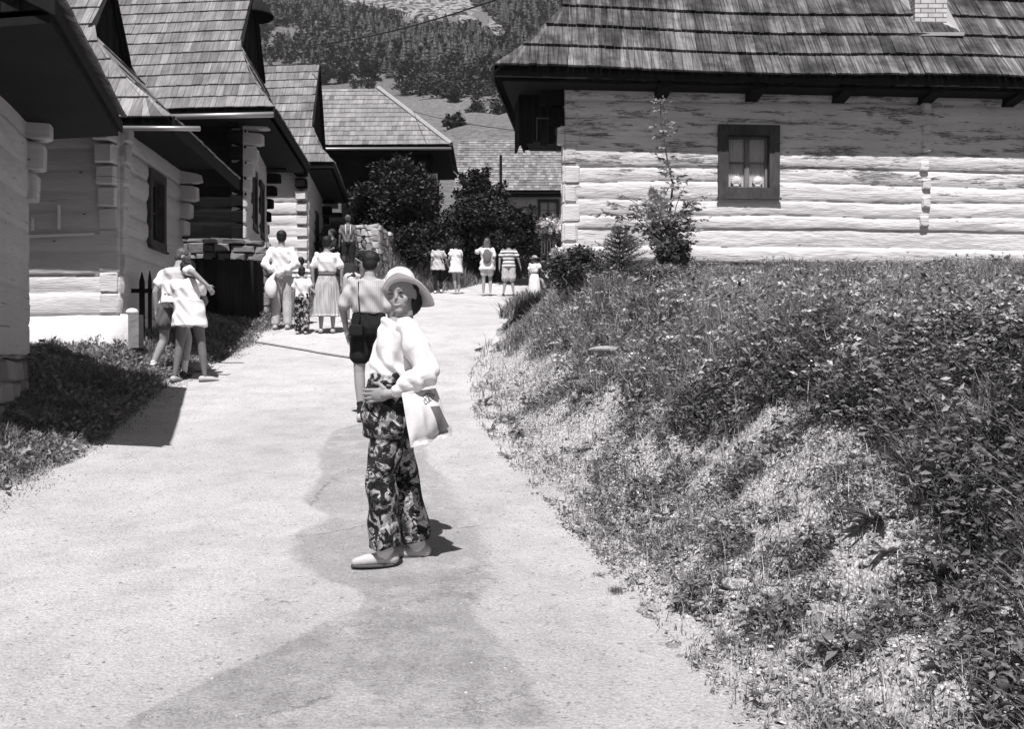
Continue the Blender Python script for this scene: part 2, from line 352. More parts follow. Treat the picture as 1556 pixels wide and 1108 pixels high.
# ------------------------------------------------------------------ building pieces
def v2(a): return np.asarray(a, float)[:2]
def log_wall(name, p0, p1, z0, z1, nlog, parent, mat, openings=(), res=.04, bulge=.035, thick=.22, seed=1, wob=.03):
    p0 = v2(p0); p1 = v2(p1); L = np.linalg.norm(p1-p0); u = (p1-p0)/L; n = np.array([u[1], -u[0]])
    cs = np.linspace(0, L, max(2, int(L/res)+1)); zs = np.linspace(z0, z1, max(2, int((z1-z0)/(res*.62))+1))
    for (c0, c1, a, b) in openings:
        for q in (c0, c1): cs[np.argmin(abs(cs-q))] = q
        for q in (a, b): zs[np.argmin(abs(zs-q))] = q
    C, Z = np.meshgrid(cs, zs); base = np.linspace(z0, z1, nlog+1); rr = np.random.default_rng(seed)
    base[1:-1] += rr.uniform(-.03, .03, nlog-1)
    S = [base[k]+(wob*2*fbm(cs*.55, np.full_like(cs, k*7.3), seed, 4) if 0 < k < nlog else 0*cs) for k in range(nlog+1)]
    S = np.array(S); k = np.clip((Z[None] >= S[:, None, :]).sum(0)-1, 0, nlog-1)
    ci = np.broadcast_to(np.arange(len(cs)), C.shape)
    lo = S[k, ci]; hi = S[k+1, ci]; f = np.clip((Z-lo)/(hi-lo), 0, 1)
    amp = bulge*(1+.5*rr.uniform(-1, 1, nlog))[k]
    d = amp*np.sqrt(np.clip(1-(2*f-1)**2, 0, 1))**.8+rr.uniform(-.008, .012, nlog)[k]+.026*fbm(C*1.3, Z*7, seed+5, 5)+.012*fbm(C*7, Z*26, seed+8, 4)
    V = np.stack([p0[0]+u[0]*C+n[0]*d, p0[1]+u[1]*C+n[1]*d, Z], -1).reshape(-1, 3); nx = len(cs); nz = len(zs)
    V2 = np.stack([p0[0]+u[0]*C-n[0]*thick, p0[1]+u[1]*C-n[1]*thick, Z], -1).reshape(-1, 3)
    keep = np.ones((nz-1, nx-1), bool); cm = (cs[1:]+cs[:-1])/2; zm = (zs[1:]+zs[:-1])/2
    for (c0, c1, a, b) in openings: keep[np.ix_((zm > a) & (zm < b), (cm > c0) & (cm < c1))] = False
    J, I = np.nonzero(keep); i = J*nx+I
    Fr = np.stack([i, i+1, i+nx+1, i+nx], 1); N = len(V); Bk = (Fr+N)[:, ::-1]
    kp = np.zeros((nz+1, nx+1), bool); kp[1:-1, 1:-1] = keep; side = []
    j, i_ = np.nonzero(keep)
    for dj, di, (a, b) in ((-1, 0, (0, 1)), (1, 0, (nx+1, nx)), (0, -1, (nx, 0)), (0, 1, (1, nx+1))):
        m = ~kp[j+1+dj, i_+1+di]; q = j[m]*nx+i_[m]; side.append(np.stack([q+b, q+a, q+a+N, q+b+N], 1))
    Fc = np.concatenate([Fr, Bk]+side)
    return mesh_np(name, np.concatenate([V, V2]), Fc, mat, parent)
def prof_at(profile, s):
    acc = 0
    for (r0, z0), (r1, z1) in zip(profile[:-1], profile[1:]):
        L = math.hypot(r1-r0, z1-z0)
        if s <= acc+L or (r1, z1) == tuple(profile[-1]):
            t = (s-acc)/L; return r0+(r1-r0)*t, z0+(z1-z0)*t
        acc += L
def prof_len(profile): return sum(math.hypot(b[0]-a[0], b[1]-a[1]) for a, b in zip(profile[:-1], profile[1:]))
def roof_slope(mb, O, u, h, profile, lims, e=.4, bw=(.11, .2), thick=.022, lift=.045, tone=(.6, 1.25), smin=0.0, smax=None, sag=0.0):
    O = np.asarray(O, float); u = np.array([u[0], u[1], 0.]); h = np.array([h[0], h[1], 0.]); Ls = smax if smax else prof_len(profile)
    ss = [l[0] for l in lims]; cl = [l[1] for l in lims]; cr = [l[2] for l in lims]
    def P(c, s, up):
        r, z = prof_at(profile, s); r2, z2 = prof_at(profile, min(s+.05, prof_len(profile))); r1, z1 = prof_at(profile, max(s-.05, 0))
        dr, dz = r2-r1, z2-z1; q = math.hypot(dr, dz)+1e-9
        zz = .03*math.sin(c*.9+1)*sag
        return O+u*c+h*(r-dz/q*up)+np.array([0, 0, z+dr/q*up+zz])
    n = int(math.ceil((Ls-smin)/e))
    for k in range(n):
        s0 = smin+k*e; s1 = min(s0+e*1.22, Ls)
        l0, r0 = np.interp(s0, ss, cl), np.interp(s0, ss, cr); l1, r1 = np.interp(s1, ss, cl), np.interp(s1, ss, cr)
        c = min(l0, l1)-rng.uniform(0, .1); cmax = max(r0, r1)
        while c < cmax:
            w = rng.uniform(*bw); a, b = c+.003, c+w-.003
            a0, b0 = np.clip([a, b], l0, r0); a1, b1 = np.clip([a, b], l1, r1)
            c += w
            if b0-a0 < .004 and b1-a1 < .004: continue
            if b0-a0 < .004 or b1-a1 < .004:
                if b0-a0 < .004: b0 = a0+.004
                else: b1 = a1+.004
            j = rng.uniform(-.007, .007); li = lift*rng.uniform(.88, 1.12); sl = max(s0-.02+j, smin-.05)
            q = [P(a0, max(sl, 0) if sl > -.001 else 0, li), P(b0, max(sl, 0), li), P(b1, s1, .012), P(a1, s1, .012)]
            if sl < 0:
                q[0] = q[0]+h*sl*.7; q[1] = q[1]+h*sl*.7
            tq = [P(a0, max(sl, 0), li+thick), P(b0, max(sl, 0), li+thick), P(b1, s1, .012+thick), P(a1, s1, .012+thick)]
            if sl < 0: tq[0] = tq[0]+h*sl*.7; tq[1] = tq[1]+h*sl*.7
            tm = (tone[0]+tone[1])/2; th_ = (tone[1]-tone[0])/2; tt = tm+th_*(1.5*float(fbm(np.array(a*3.1), np.array(s0*.9), 5, 3))+rng.uniform(-.8, .8)); tt = tt*(.72 if rng.random() < .1 else 1)*(1.25 if rng.random() < .08 else 1)
            mb.hexa(q+tq, tt)
def deck(mb, O, u, h, profile, lims, th=.06):
    """boarding under the shingles: strip along the profile with thickness"""
    O = np.asarray(O, float); u = np.array([u[0], u[1], 0.]); h = np.array([h[0], h[1], 0.])
    ss = [l[0] for l in lims]; S = prof_len(profile); st = sorted(set([0, S]+[s for s in ss if 0 < s < S]+list(np.linspace(0, S, 7)[1:-1])))
    top = []; 
    for s in st:
        r, z = prof_at(profile, s); l = np.interp(s, ss, [q[1] for q in lims]); rr = np.interp(s, ss, [q[2] for q in lims])
        top.append((O+u*l+h*r+np.array([0, 0, z-.005]), O+u*rr+h*r+np.array([0, 0, z-.005])))
    for (a, b), (c, d) in zip(top[:-1], top[1:]):
        dz = np.array([0, 0, -th*1.5]); mb.hexa([a+dz, b+dz, d+dz, c+dz, a, b, d, c])
def window(parent, o, u, n, w, h, cw, mat_frame, two=True, bars=1, curtain=True, deep=.1, sashm=None, label=None):
    """o = lower left corner of the outer casing on the wall plane; casing width cw"""
    o = np.asarray(o, float); u = np.array([u[0], u[1], 0.]); n = np.array([n[0], n[1], 0.]); z = np.array([0, 0, 1.])
    m = MB(); t = .06; f = .085
    m.obox(o+n*f, u*w, -n*t*3, z*cw); m.obox(o+n*f+z*(h-cw), u*w, -n*t*3, z*cw)
    m.obox(o+n*(f-.004)+z*cw, u*cw, -n*t*3, z*(h-2*cw)); m.obox(o+n*(f-.004)+z*cw+u*(w-cw), u*cw, -n*t*3, z*(h-2*cw))
    m.obox(o+n*(f+.03)-u*.02-z*.02, u*(w+.04), -n*.05, z*.03)
    fr = m.build('window', mat_frame, parent)
    if label: fr['label'] = label
    iw, ih = w-2*cw, h-2*cw; a = o+u*cw+z*cw-n*.045; s = .035; m = MB()
    m.obox(a, u*iw, -n*.03, z*s); m.obox(a+z*(ih-s), u*iw, -n*.03, z*s)
    m.obox(a+z*s, u*s, -n*.03, z*(ih-2*s)); m.obox(a+z*s+u*(iw-s), u*s, -n*.03, z*(ih-2*s))
    if two: m.obox(a+z*s+u*(iw/2-.04)+n*.002, u*.08, -n*.03, z*(ih-2*s))
    for b in range(bars):
        zz = s+(ih-2*s)*(b+1)/(bars+1)-.012
        if two: m.obox(a+z*zz+u*s, u*(iw/2-.04-s), -n*.025, z*.024); m.obox(a+z*zz+u*(iw/2+.04), u*(iw/2-.04-s), -n*.025, z*.024)
        else: m.obox(a+z*zz+u*s, u*(iw-2*s), -n*.025, z*.024)
    m.build('sash', sashm or mat_frame, fr)
    m = MB(); m.obox(a+u*s*.5+z*s*.5-n*.014, u*(iw-s), -n*.004, z*(ih-s)); m.build('pane', M['glass'], fr)
    if curtain:
        m = MB(); k = 40; b = a-n*.06
        for side in (0, 1):
            c0, c1 = (.02, iw*.46) if side == 0 else (iw*.54, iw-.02)
            vs = []; fs = []
            for i in range(k+1):
                c = c0+(c1-c0)*i/k; d = .012*math.sin(i*1.35)
                vs += [b+u*c+n*d+z*.02, b+u*c+n*d+z*(ih-.02), b+u*c+n*(d-.004)+z*.02, b+u*c+n*(d-.004)+z*(ih-.02)]
            for i in range(k):
                q = i*4; fs += [(q, q+4, q+5, q+1), (q+2, q+3, q+7, q+6)]
            m.add(vs, fs)
        m.build('curtain', M['curtain'], fr)
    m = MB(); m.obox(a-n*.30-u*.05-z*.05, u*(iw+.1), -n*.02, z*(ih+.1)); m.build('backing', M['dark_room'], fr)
    return fr
def gable_boards(name, corners_fn, c_n, base, apex, far, th, parent, mat):
    pass
def tri_gable(parent, A, Bp, T, mat, n, name='gable', bw=.16):
    """vertical boards filling the triangle A-B (base) with apex T"""
    A, Bp, T = map(lambda q: np.asarray(q, float), (A, Bp, T)); L = np.linalg.norm(Bp-A); u = (Bp-A)/L; n = np.array([n[0], n[1], 0.])
    tp = np.dot(T-A, u); ht = T[2]-A[2]; m = MB(); c = 0
    while c < L:
        w = bw*rng.uniform(.85, 1.15); c1 = min(c+w, L)
        def H(q): return max(ht*(q/tp if q < tp else (L-q)/(L-tp)), .01)
        off = n*rng.uniform(0, .012)
        a = A+u*c+off; b = A+u*(c1-.006)+off
        ha, hb = H(c), H(c1); z = np.array([0, 0, 1.]); t = n*-.03
        m.hexa([a, b, b+t, a+t, a+z*ha, b+z*hb, b+t+z*hb, a+t+z*ha], rng.uniform(.7, 1.3)); c = c1
    return m.build(name, mat, parent)
def cottage(name, label, E1, E2, L, g, run_sk, pitch, shm, e, u, A, B, z_wall0, z_top, roof_tone=(.75, 1.2), flare=.0, lift=.045, hood=False, bw=(.11, .2),
            side_mat=None, street_mat=None, nlog=9, side_open=(), street_open=(), seed=1, thick=.022, skirt_curve=.12, soff=-.13, inset=.10, loc=None, mirror=1):
    """gable-ended log cottage with a skirt roof below its gable; u points along the house away from the gable"""
    E1 = np.asarray(E1, float); E2 = np.asarray(E2, float); u = v2(u)/np.linalg.norm(v2(u)); hv = v2(E2)-v2(E1); Wd = np.linalg.norm(hv); hv = hv/Wd
    tp = math.tan(R(pitch)); half = Wd/2; zr = half*tp
    root = empty(name, loc if loc is not None else (A[0], A[1], z_wall0), label, 'cottage')
    prof_m = [(0, 0), (half, zr)] if not flare else [(0, 0), (half*.22, zr*.22-flare), (half*.45, zr*.45-flare*.6), (half, zr)]
    Ls = prof_len(prof_m); s_sk = run_sk/math.cos(R(pitch))
    lm = [(0, 0, L), (s_sk*.5, g*.5+skirt_curve, L), (s_sk, g, L), (Ls+.1, g-.06, L)]
    m = MB(); roof_slope(m, E1, u, hv, prof_m, lm, e, bw, thick, lift, roof_tone, sag=1.0)
    roof_slope(m, E2, u, -hv, prof_m, lm, e, (.3, .5), thick, lift, roof_tone)
    # skirt on the gable side
    zs = run_sk*tp; ps = [(0, 0), (g*.5+skirt_curve, zs*.5), (g, zs)]; Lk = prof_len(ps)
    roof_slope(m, E1, hv, u, ps, [(0, 0, Wd), (Lk, run_sk, Wd-run_sk)], e*Lk/s_sk, bw, thick, lift, roof_tone)
    roof = m.build('roof', shm, root)
    m = MB(); deck(m, E1, u, hv, prof_m, lm); deck(m, E2, u, -hv, prof_m, lm); deck(m, E1, hv, u, ps, [(0, 0, Wd), (Lk, run_sk, Wd-run_sk)])
    # eave fascia and horizontal soffit
    def p3(c, r, z): return np.array([E1[0]+u[0]*c+hv[0]*r, E1[1]+u[1]*c+hv[1]*r, E1[2]+z])
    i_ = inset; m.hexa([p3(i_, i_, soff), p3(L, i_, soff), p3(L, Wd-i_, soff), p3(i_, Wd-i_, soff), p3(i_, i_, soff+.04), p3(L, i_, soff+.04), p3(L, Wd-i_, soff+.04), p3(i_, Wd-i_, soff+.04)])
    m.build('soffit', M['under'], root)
    mm = 1 if mirror > 0 else -1
    n_g = -u
    m = MB(); m.obox(p3(-.035, -.02, -.14), np.append(hv, 0)*(Wd+.04), np.append(u, 0)*.03, np.array([0, 0, .215])); m.build('fascia', M['under'], root)  # dark board added over the shingle butts to blacken the lit eave edge
    b0 = p3(g+.02, run_sk, zs); b1 = p3(g+.02, Wd-run_sk, zs); tt = p3(g+.02, half, zr-.05)
    tri_gable(root, b0, b1, tt, M['board_dark'], n_g)
    # barge boards
    m = MB()
    for a_, b_ in ((b0, tt), (b1, tt)):
        d = b_-a_; m.obox(a_-np.append(u, 0)*.10-np.array([0, 0, .0]), d, np.append(u, 0)*.12, np.array([0, 0, .09]))
    m.build('bargeboard', M['board_dark'], root)
    if hood:
        m = MB(); ap = p3(g-.02, half, zr+.05); k = 9; rr = .48; hh = .66; d2 = -u
        for i in range(k):
            t0 = math.pi*i/k-math.pi/2; t1 = math.pi*(i+1)/k-math.pi/2
            q0 = ap+np.array([d2[0]*math.cos(t0)*rr+hv[0]*math.sin(t0)*rr, d2[1]*math.cos(t0)*rr+hv[1]*math.sin(t0)*rr, -hh])
            q1 = ap+np.array([d2[0]*math.cos(t1)*rr+hv[0]*math.sin(t1)*rr, d2[1]*math.cos(t1)*rr+hv[1]*math.sin(t1)*rr, -hh])
            c = (ap+np.array([0, 0, -hh])); dn = np.array([0, 0, -.03])
            m.add([ap, q0, q1, ap+dn*2, q0+dn, q1+dn], [(0, 1, 2), (3, 5, 4), (1, 4, 5, 2), (0, 3, 4, 1), (0, 2, 5, 3)])
        m.build('gable_hood', M['board_dark'], root)
    # walls
    A = v2(A); B = v2(B); A2 = A+u*(L-1.0); B2 = B+u*(L-1.0)
    if mirror > 0:
        log_wall('wall', A2, A, z_wall0, z_top, nlog, root, side_mat, side_open, seed=seed)
        log_wall('wall', A, B, z_wall0, z_top, nlog, root, street_mat, street_open, seed=seed+3)
        log_wall('wall', B, B2, z_wall0, z_top, nlog, root, side_mat, (), .2, seed=seed+6)
        log_wall('wall', B2, A2, z_wall0, z_top, nlog, root, side_mat, (), .2, seed=seed+7)
    else:
        log_wall('wall', A, A2, z_wall0, z_top, nlog, root, side_mat, side_open, .025, seed=seed, bulge=.042, wob=.05)
        log_wall('wall', B, A, z_wall0, z_top, nlog, root, street_mat, street_open, seed=seed+3)
        log_wall('wall', B2, B, z_wall0, z_top, nlog, root, side_mat, (), .2, seed=seed+6)
        log_wall('wall', A2, B2, z_wall0, z_top, nlog, root, side_mat, (), .2, seed=seed+7)
    return root, p3
def log_end(parent, o, a, b, c, mat, n=6):
    """squared log end: block with slightly rounded, worn end"""
    o, a, b, c = map(lambda q: np.asarray(q, float), (o, a, b, c)); m = MB(); e = .012
    la, lb, lc = map(np.linalg.norm, (a, b, c)); ua, ub, uc = a/la, b/lb, c/lc; vs = []
    for (ia, s) in ((0, 0), (la*.8, .004), (la, .02)):
        j = rng.uniform(-.006, .006, (8, 3))
        for k, (x, z) in enumerate(((s+e, s), (lb-s-e, s), (lb-s, s+e), (lb-s, lc-s-e), (lb-s-e, lc-s), (s+e, lc-s), (s, lc-s-e), (s, s+e))):
            vs.append(o+ua*ia+ub*x+uc*z+j[k])
    fs = []
    for i in range(2):
        for k in range(8): k2 = (k+1) % 8; fs.append((i*8+k, i*8+k2, i*8+8+k2, i*8+8+k))
    fs += [tuple(range(8))[::-1], tuple(range(16, 24))]; m.add(vs, fs)
    return m.build('log_end', mat, parent, tones=False)
def masonry(mb, p0, p1, z0, z1, n, depth=.35, sw=(.2, .5), sh=(.1, .2), jit=.03):
    """courses of rough stones between p0 and p1; n outward"""
    p0 = v2(p0); p1 = v2(p1); L = np.linalg.norm(p1-p0); u = (p1-p0)/L; z = z0
    while z < z1-.03:
        h = min(rng.uniform(*sh), z1-z); c = 0
        while c < L-.02:
            w = min(rng.uniform(*sw), L-c); d = rng.uniform(-jit, jit); g_ = .012
            j = rng.uniform(-.02, .02, (8, 3)); x0, x1 = c+g_, c+w-g_; za, zb = z+g_*.7, z+h-g_*.7
            P = lambda x, q, zz: np.array([p0[0]+u[0]*x+n[0]*q, p0[1]+u[1]*x+n[1]*q, zz])
            vs = [P(x0, -depth, za), P(x1, -depth, za), P(x1, d, za), P(x0, d, za), P(x0, -depth, zb), P(x1, -depth, zb), P(x1, d, zb), P(x0, d, zb)]
            vs = [v+j[k] for k, v in enumerate(vs)]
            # chamfered face
            cx = sum(vs[k] for k in (2, 3, 6, 7))/4; fr = [v+(cx-v)*.22+np.array([n[0], n[1], 0])*.03 for v in (vs[3], vs[2], vs[6], vs[7])]
            mb.add(vs+fr, [(0, 1, 2, 3), (4, 7, 6, 5), (0, 4, 5, 1), (0, 3, 7, 4), (1, 5, 6, 2), (3, 2, 9, 8), (2, 6, 10, 9), (6, 7, 11, 10), (7, 3, 8, 11), (8, 9, 10, 11)], rng.uniform(.65, 1.25)); c += w
        z += h

# ------------------------------------------------------------------ right cottage
th = R(4.5); U = np.array([math.cos(th), math.sin(th)]); NR = np.array([U[1], -U[0]])
A_r = W(857, 400, 16); E1r = W(752, 108, 15.32); E2r = W(798, 218, 20.8); E2r[2] = E1r[2]
B_r = np.array([A_r[0]+.42, 20.0])
zb_r = EZ+1.50; zt_r = EZ+4.62
wc0, wc1 = 2.50, 3.52           # window casing along the facade
wz0, wz1 = EZ+2.55, EZ+3.74
w2c = 7.72
rc, p3r = cottage('log_cottage', 'whitewashed log cottage with weathered plank roof on the right hand bank', E1r, E2r, 13.5, 1.05, 1.2, 50, M['shingle_old'], .58, U, A_r, B_r, zb_r, zt_r,
    (.45, 1.45), side_mat=M['lime_facade'], street_mat=M['lime_side'], nlog=12, seed=12, mirror=-1, bw=(.07, .17), lift=.07, thick=.034,
    side_open=[(wc0+.06, wc1-.06, wz0+.06, wz1-.06), (w2c+.06, w2c+.96, wz0+.06, wz1-.06)])
def fr_(c, d, z): return np.array([A_r[0]+U[0]*c+NR[0]*d, A_r[1]+U[1]*c+NR[1]*d, z])
wr = window(rc, fr_(wc0, 0, wz0), U, NR, wc1-wc0, wz1-wz0, .17, M['frame_dark'], sashm=M['frame_grey'])
window(rc, fr_(w2c, 0, wz0), U, NR, 1.02, wz1-wz0, .17, M['frame_dark'], sashm=M['frame_grey'])
# ornaments standing inside the window
for k, c in enumerate((wc0+.34, wc0+.70)):
    m = MB(); c0 = fr_(c, -.075, wz0+.205)
    m.sph(c0+np.array([0, 0, .10]), (.085, .035, .075)); m.loft([(c0+np.array([0, 0, z]), (r, 0, 0), (0, r*.45, 0)) for z, r in ((0, .05), (.02, .06), (.05, .04))], 12)
    for i in range(14):
        a = 2*math.pi*i/14; m.sph(c0+np.array([.075*math.cos(a), -.012, .10+.065*math.sin(a)]), (.018, .012, .018), 8)
    o = m.build('window_ornament', M['plaster'], None, True, False)
    tag(o, 'round white ornament behind the %s pane of the dark framed window' % ('left', 'right')[k], 'ornament', 'ornaments in the cottage window')
# cross-wall log ends in the facade, corner log ends, beam ends
cL = 5.98
for k in range(9):
    z = zb_r+.62+k*.305; pr = .05+(.08 if k > 5 else 0)+(.07 if k > 6 else 0)
    log_end(rc, fr_(cL-.08+rng.uniform(-.03, .03), -.02, z), np.append(NR, 0)*(pr+.07), np.append(U, 0)*.15, np.array([0, 0, .15+rng.uniform(0, .04)]), M['lime_facade'])
for k in range(10):
    z = zb_r+.02+k*.31; ex = .03 if k < 6 else .1+.13*(k-6)
    log_end(rc, fr_(.0, .055+rng.uniform(-.01, .01), z), -np.append(U, 0)*ex, -np.append(NR, 0)*.2, np.array([0, 0, .285]), M['lime_facade'] if k < 7 else M['dark_shade_log'])  # top ends near-black: eave shade painted by material
    if k < 7: log_end(rc, fr_(.0, -.02, z+.0), np.append(NR, 0)*.085, np.append(U, 0)*(.19 if k % 2 else .25), np.array([0, 0, .275]), M['lime_facade'])
for c in (1.45, 2.95, 4.4, 5.85, 7.3, 8.8, 10.2):
    m = MB(); o = fr_(c, -.1, zt_r-.52); m.hexa([o, o+np.append(U, 0)*.2, o+np.append(U, 0)*.2+np.append(NR, 0)*.62+np.array([0, 0, .1]), o+np.append(NR, 0)*.62+np.array([0, 0, .1]),
        o+np.array([0, 0, .24]), o+np.append(U, 0)*.2+np.array([0, 0, .24]), o+np.append(U, 0)*.2+np.append(NR, 0)*.62+np.array([0, 0, .24]), o+np.append(NR, 0)*.62+np.array([0, 0, .24])])
    m.build('beam_end', M['under'], rc)
# dark boarded gallery under the left overhang
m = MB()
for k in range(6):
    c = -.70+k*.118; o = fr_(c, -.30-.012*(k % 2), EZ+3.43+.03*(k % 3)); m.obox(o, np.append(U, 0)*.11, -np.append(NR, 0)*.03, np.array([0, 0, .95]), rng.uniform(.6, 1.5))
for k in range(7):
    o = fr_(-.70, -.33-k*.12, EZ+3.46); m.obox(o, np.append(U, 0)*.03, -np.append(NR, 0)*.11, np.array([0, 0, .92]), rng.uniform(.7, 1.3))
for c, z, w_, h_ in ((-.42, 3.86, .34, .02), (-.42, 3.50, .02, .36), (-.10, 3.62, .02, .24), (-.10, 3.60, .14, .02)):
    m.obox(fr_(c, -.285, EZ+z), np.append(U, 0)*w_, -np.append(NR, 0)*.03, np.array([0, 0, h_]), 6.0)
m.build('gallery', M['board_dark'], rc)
m = MB(); 
mm_ = MB(); masonry(mm_, fr_(-.02, 0, 0), fr_(12.6, 0, 0), EZ+.7, zb_r+.01, NR, .3, (.25, .6), (.14, .24)); mm_.build('foundation', M['stone'], rc)
# chimney on the front slope
cc = W(1409, 60, 16.9); cz0 = EZ+4.4+.85; m = MB(); cx = cc[0]; cy = cc[1]-.10
m.box((cx-.27, cy+.0, cz0-.6), (cx+.27, cy+.5, cz0+2.2)); ch = m.build('chimney', M['brick'], rc, tones=False)
m = MB(); zz = cz0+.12; cy -= .07
m.hexa([(cx-.42, cy-.14, zz-.02), (cx+.42, cy-.14, zz-.02), (cx+.42, cy+.64, zz+.9), (cx-.42, cy+.64, zz+.9), (cx-.285, cy+.035, zz+.13), (cx+.285, cy+.035, zz+.13), (cx+.285, cy+.52, zz+1.0), (cx-.285, cy+.52, zz+1.0)])
m.box((cx-.44, cy-.2, zz-.07), (cx+.44, cy-.13, zz-.015))
m.build('flashing', M['flash'], ch, tones=False)

# ------------------------------------------------------------------ left cottages
uL = np.array([-.9986, .052])
def left(name, label, E1, E2, L, g, rsk, A, B, z0, zt, **k):
    return cottage(name, label, E1, E2, L, g, rsk, k.pop('pitch', 50), k.pop('shm', M['shingle_grey']), k.pop('e', .39), uL, A, B, z0, zt, **k)
# second cottage
A2_ = W(183, 515, 14.0); B2_ = W(275, 400, 17.4); E1 = W(263, 186, 12.95); E2 = E1+np.array([-.37, 4.4, 0])
z0 = EZ+.55; zt = E1[2]+.20
wL = np.linalg.norm(v2(B2_)-v2(A2_))
c2, p32 = left('log_cottage', 'white log cottage with bulging plinth and stacked log corner behind the bending couple', E1, E2, 9.0, 1.55, 1.35, A2_, B2_, z0, zt, nlog=9, side_mat=M['lime_side'], street_mat=M['lime_street'], seed=31,
    street_open=[(1.32, 2.12, EZ+1.72, EZ+2.82)], e=.45, soff=.16, inset=.30)
dS = (v2(B2_)-v2(A2_))/wL; nS = np.array([dS[1], -dS[0]])
wo = v2(A2_)+dS*1.26
window(c2, (wo[0], wo[1], EZ+1.66), dS, nS, .92, 1.22, .13, M['frame_dark'], two=True, curtain=False)
NA = np.array([0, -1., 0]); SX = np.array([nS[0], nS[1], 0.])
nF = np.array([-uL[1], uL[0]])*1.0; nF = np.array([-.052, -.9986, 0])
for k in range(9):
    z = z0+.04+k*.345*((zt-z0)/3.1); ex = (.03, .03, .03, .03, .05, .09, .14, .2, .27)[k]
    log_end(c2, np.array([A2_[0]-.28, A2_[1]-.01, z]), nF*ex, np.array([.26, 0, 0]), np.array([0, 0, .27]), M['lime_side'])
for k in range(9):
    z = z0+.04+k*.345*((zt-z0)/3.1); ex = (.03, .03, .03, .05, .1, .14, .2, .3, .4)[k]
    log_end(c2, np.array([A2_[0]-.02, A2_[1]+.02, z+.04]), SX*(.03+.25*ex), np.array([0, .24, 0]), np.array([0, 0, .27]), M['lime_street'])
    if k > 4: log_end(c2, np.array([B2_[0]-.02, B2_[1]-.22, z]), SX*(.04+ex), np.array([0, .24, 0]), np.array([0, 0, .26]), M['lime_street'])
# bulging whitewashed plinth
m = MB(); P0 = np.array([A2_[0]+uL[0]*8, A2_[1]+uL[1]*8]); nseg = 60
rings = []
vs = []; fs = []; nz = 8
for i in range(nseg+1):
    c = 8*i/nseg; bx = A2_[0]+.22-c; by = A2_[1]+.052*c
    for j in range(nz+1):
        f = j/nz; z = EZ-.1+(z0+.03-EZ+.1)*f; o = .32*(1-f)**.7+.05*math.sin(f*3.1)+.08*float(fbm(c*1.5, f*2, 77, 4))
        if c < .3: o *= c/.3
        vs.append((bx, by-o-.01, z))
for i in range(nseg):
    for j in range(nz): a = i*(nz+1)+j; fs.append((a, a+nz+1, a+nz+2, a+1))
m.add(vs, fs)
m.hexa([(A2_[0]+.22, A2_[1]+.0, EZ-.3), (A2_[0]+.22, B2_[1], EZ-.3), (A2_[0]-8, B2_[1], EZ-.3), (A2_[0]-8, A2_[1]+.4, EZ-.3), (A2_[0]+.1, A2_[1]+.0, z0), (B2_[0]+.1, B2_[1], z0), (A2_[0]-8, B2_[1], z0), (A2_[0]-8, A2_[1]+.4, z0)])
m.build('plinth', M['plaster'], c2, True, False)
m = MB(); gz = E1[2]-.10
m.tube([np.array([E1[0]+.38, E1[1]-.07, gz]), np.array([E1[0]-.75, E1[1]-.05, gz+.01])], .032, 10); m.build('gutter', M['metal'], c2, True)
# thin white rods and a white ledge on the side wall
m = MB(); q = W(93, 330, 13.93)
for px, ya, yb in ((91, 312, 348), (51, 332, 350)):
    a = W(px, yb, 13.9); m.box((a[0]-.016, a[1]-.03, a[2]), (a[0]+.016, a[1], W(px, ya, 13.9)[2]))
a = W(44, 357, 13.92); b = W(142, 354, 13.92); m.hexa([(a[0], a[1], a[2]-.035), (b[0], b[1], b[2]-.03), (b[0], b[1]+.05, b[2]-.03), (a[0], a[1]+.05, a[2]-.035), (a[0], a[1], a[2]), (b[0], b[1], b[2]), (b[0], b[1]+.05, b[2]), (a[0], a[1]+.05, a[2])])
m.build('ledge', M['white'], c2)

# third cottage
A3 = W(370, 365, 20.0); B3 = W(405, 300, 24.6); E1 = W(416, 168, 19.25); E2 = E1+np.array([-.5, 5.7, 0]); z0 = EZ+2.32; zt = E1[2]+.1
c3, p33 = left('log_cottage', 'log cottage with shade-black side wall and pale shingle roof raised on a stone base', E1, E2, 9.0, .92, 1.42, A3, B3, z0, zt, nlog=8, side_mat=M['dark_shade_log'], street_mat=M['lime_street'], seed=51,  # side wall logs coloured black in place of shade
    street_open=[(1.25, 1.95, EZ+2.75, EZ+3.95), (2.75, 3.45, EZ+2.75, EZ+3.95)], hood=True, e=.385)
dS = (v2(B3)-v2(A3)); dS /= np.linalg.norm(dS); nS = np.array([dS[1], -dS[0]]); SX = np.array([nS[0], nS[1], 0.])
for c in (1.2, 2.7):
    wo = v2(A3)+dS*c; window(c3, (wo[0], wo[1], EZ+2.7), dS, nS, .8, 1.3, .14, M['frame_dark'], curtain=False)
for k in range(8):
    z = z0+.03+k*(zt-z0)/8; ex = (.03, .03, .05, .1, .16, .24, .34, .46)[k]
    log_end(c3, np.array([A3[0]-.02, A3[1]-.02, z]), SX*(.05+ex), np.array([0, .24, 0]), np.array([0, 0, .24]), M['lime_street'])
    log_end(c3, np.array([B3[0]-.02, B3[1]-.22, z]), SX*(.05+ex), np.array([0, .24, 0]), np.array([0, 0, .24]), M['dark_shade_log'])
    log_end(c3, np.array([A3[0]-.24, A3[1]-.01, z]), np.array([0, -1., 0])*(.03+ex*.7), np.array([.24, 0, 0]), np.array([0, 0, .24]), M['dark_shade_log'])
m = MB(); masonry(m, (A3[0]-3.5, A3[1]-.06), (A3[0]+.14, A3[1]-.1), EZ+.3, z0+.02, np.array([0, -1.]), .3, (.3, .7), (.14, .26), .05)
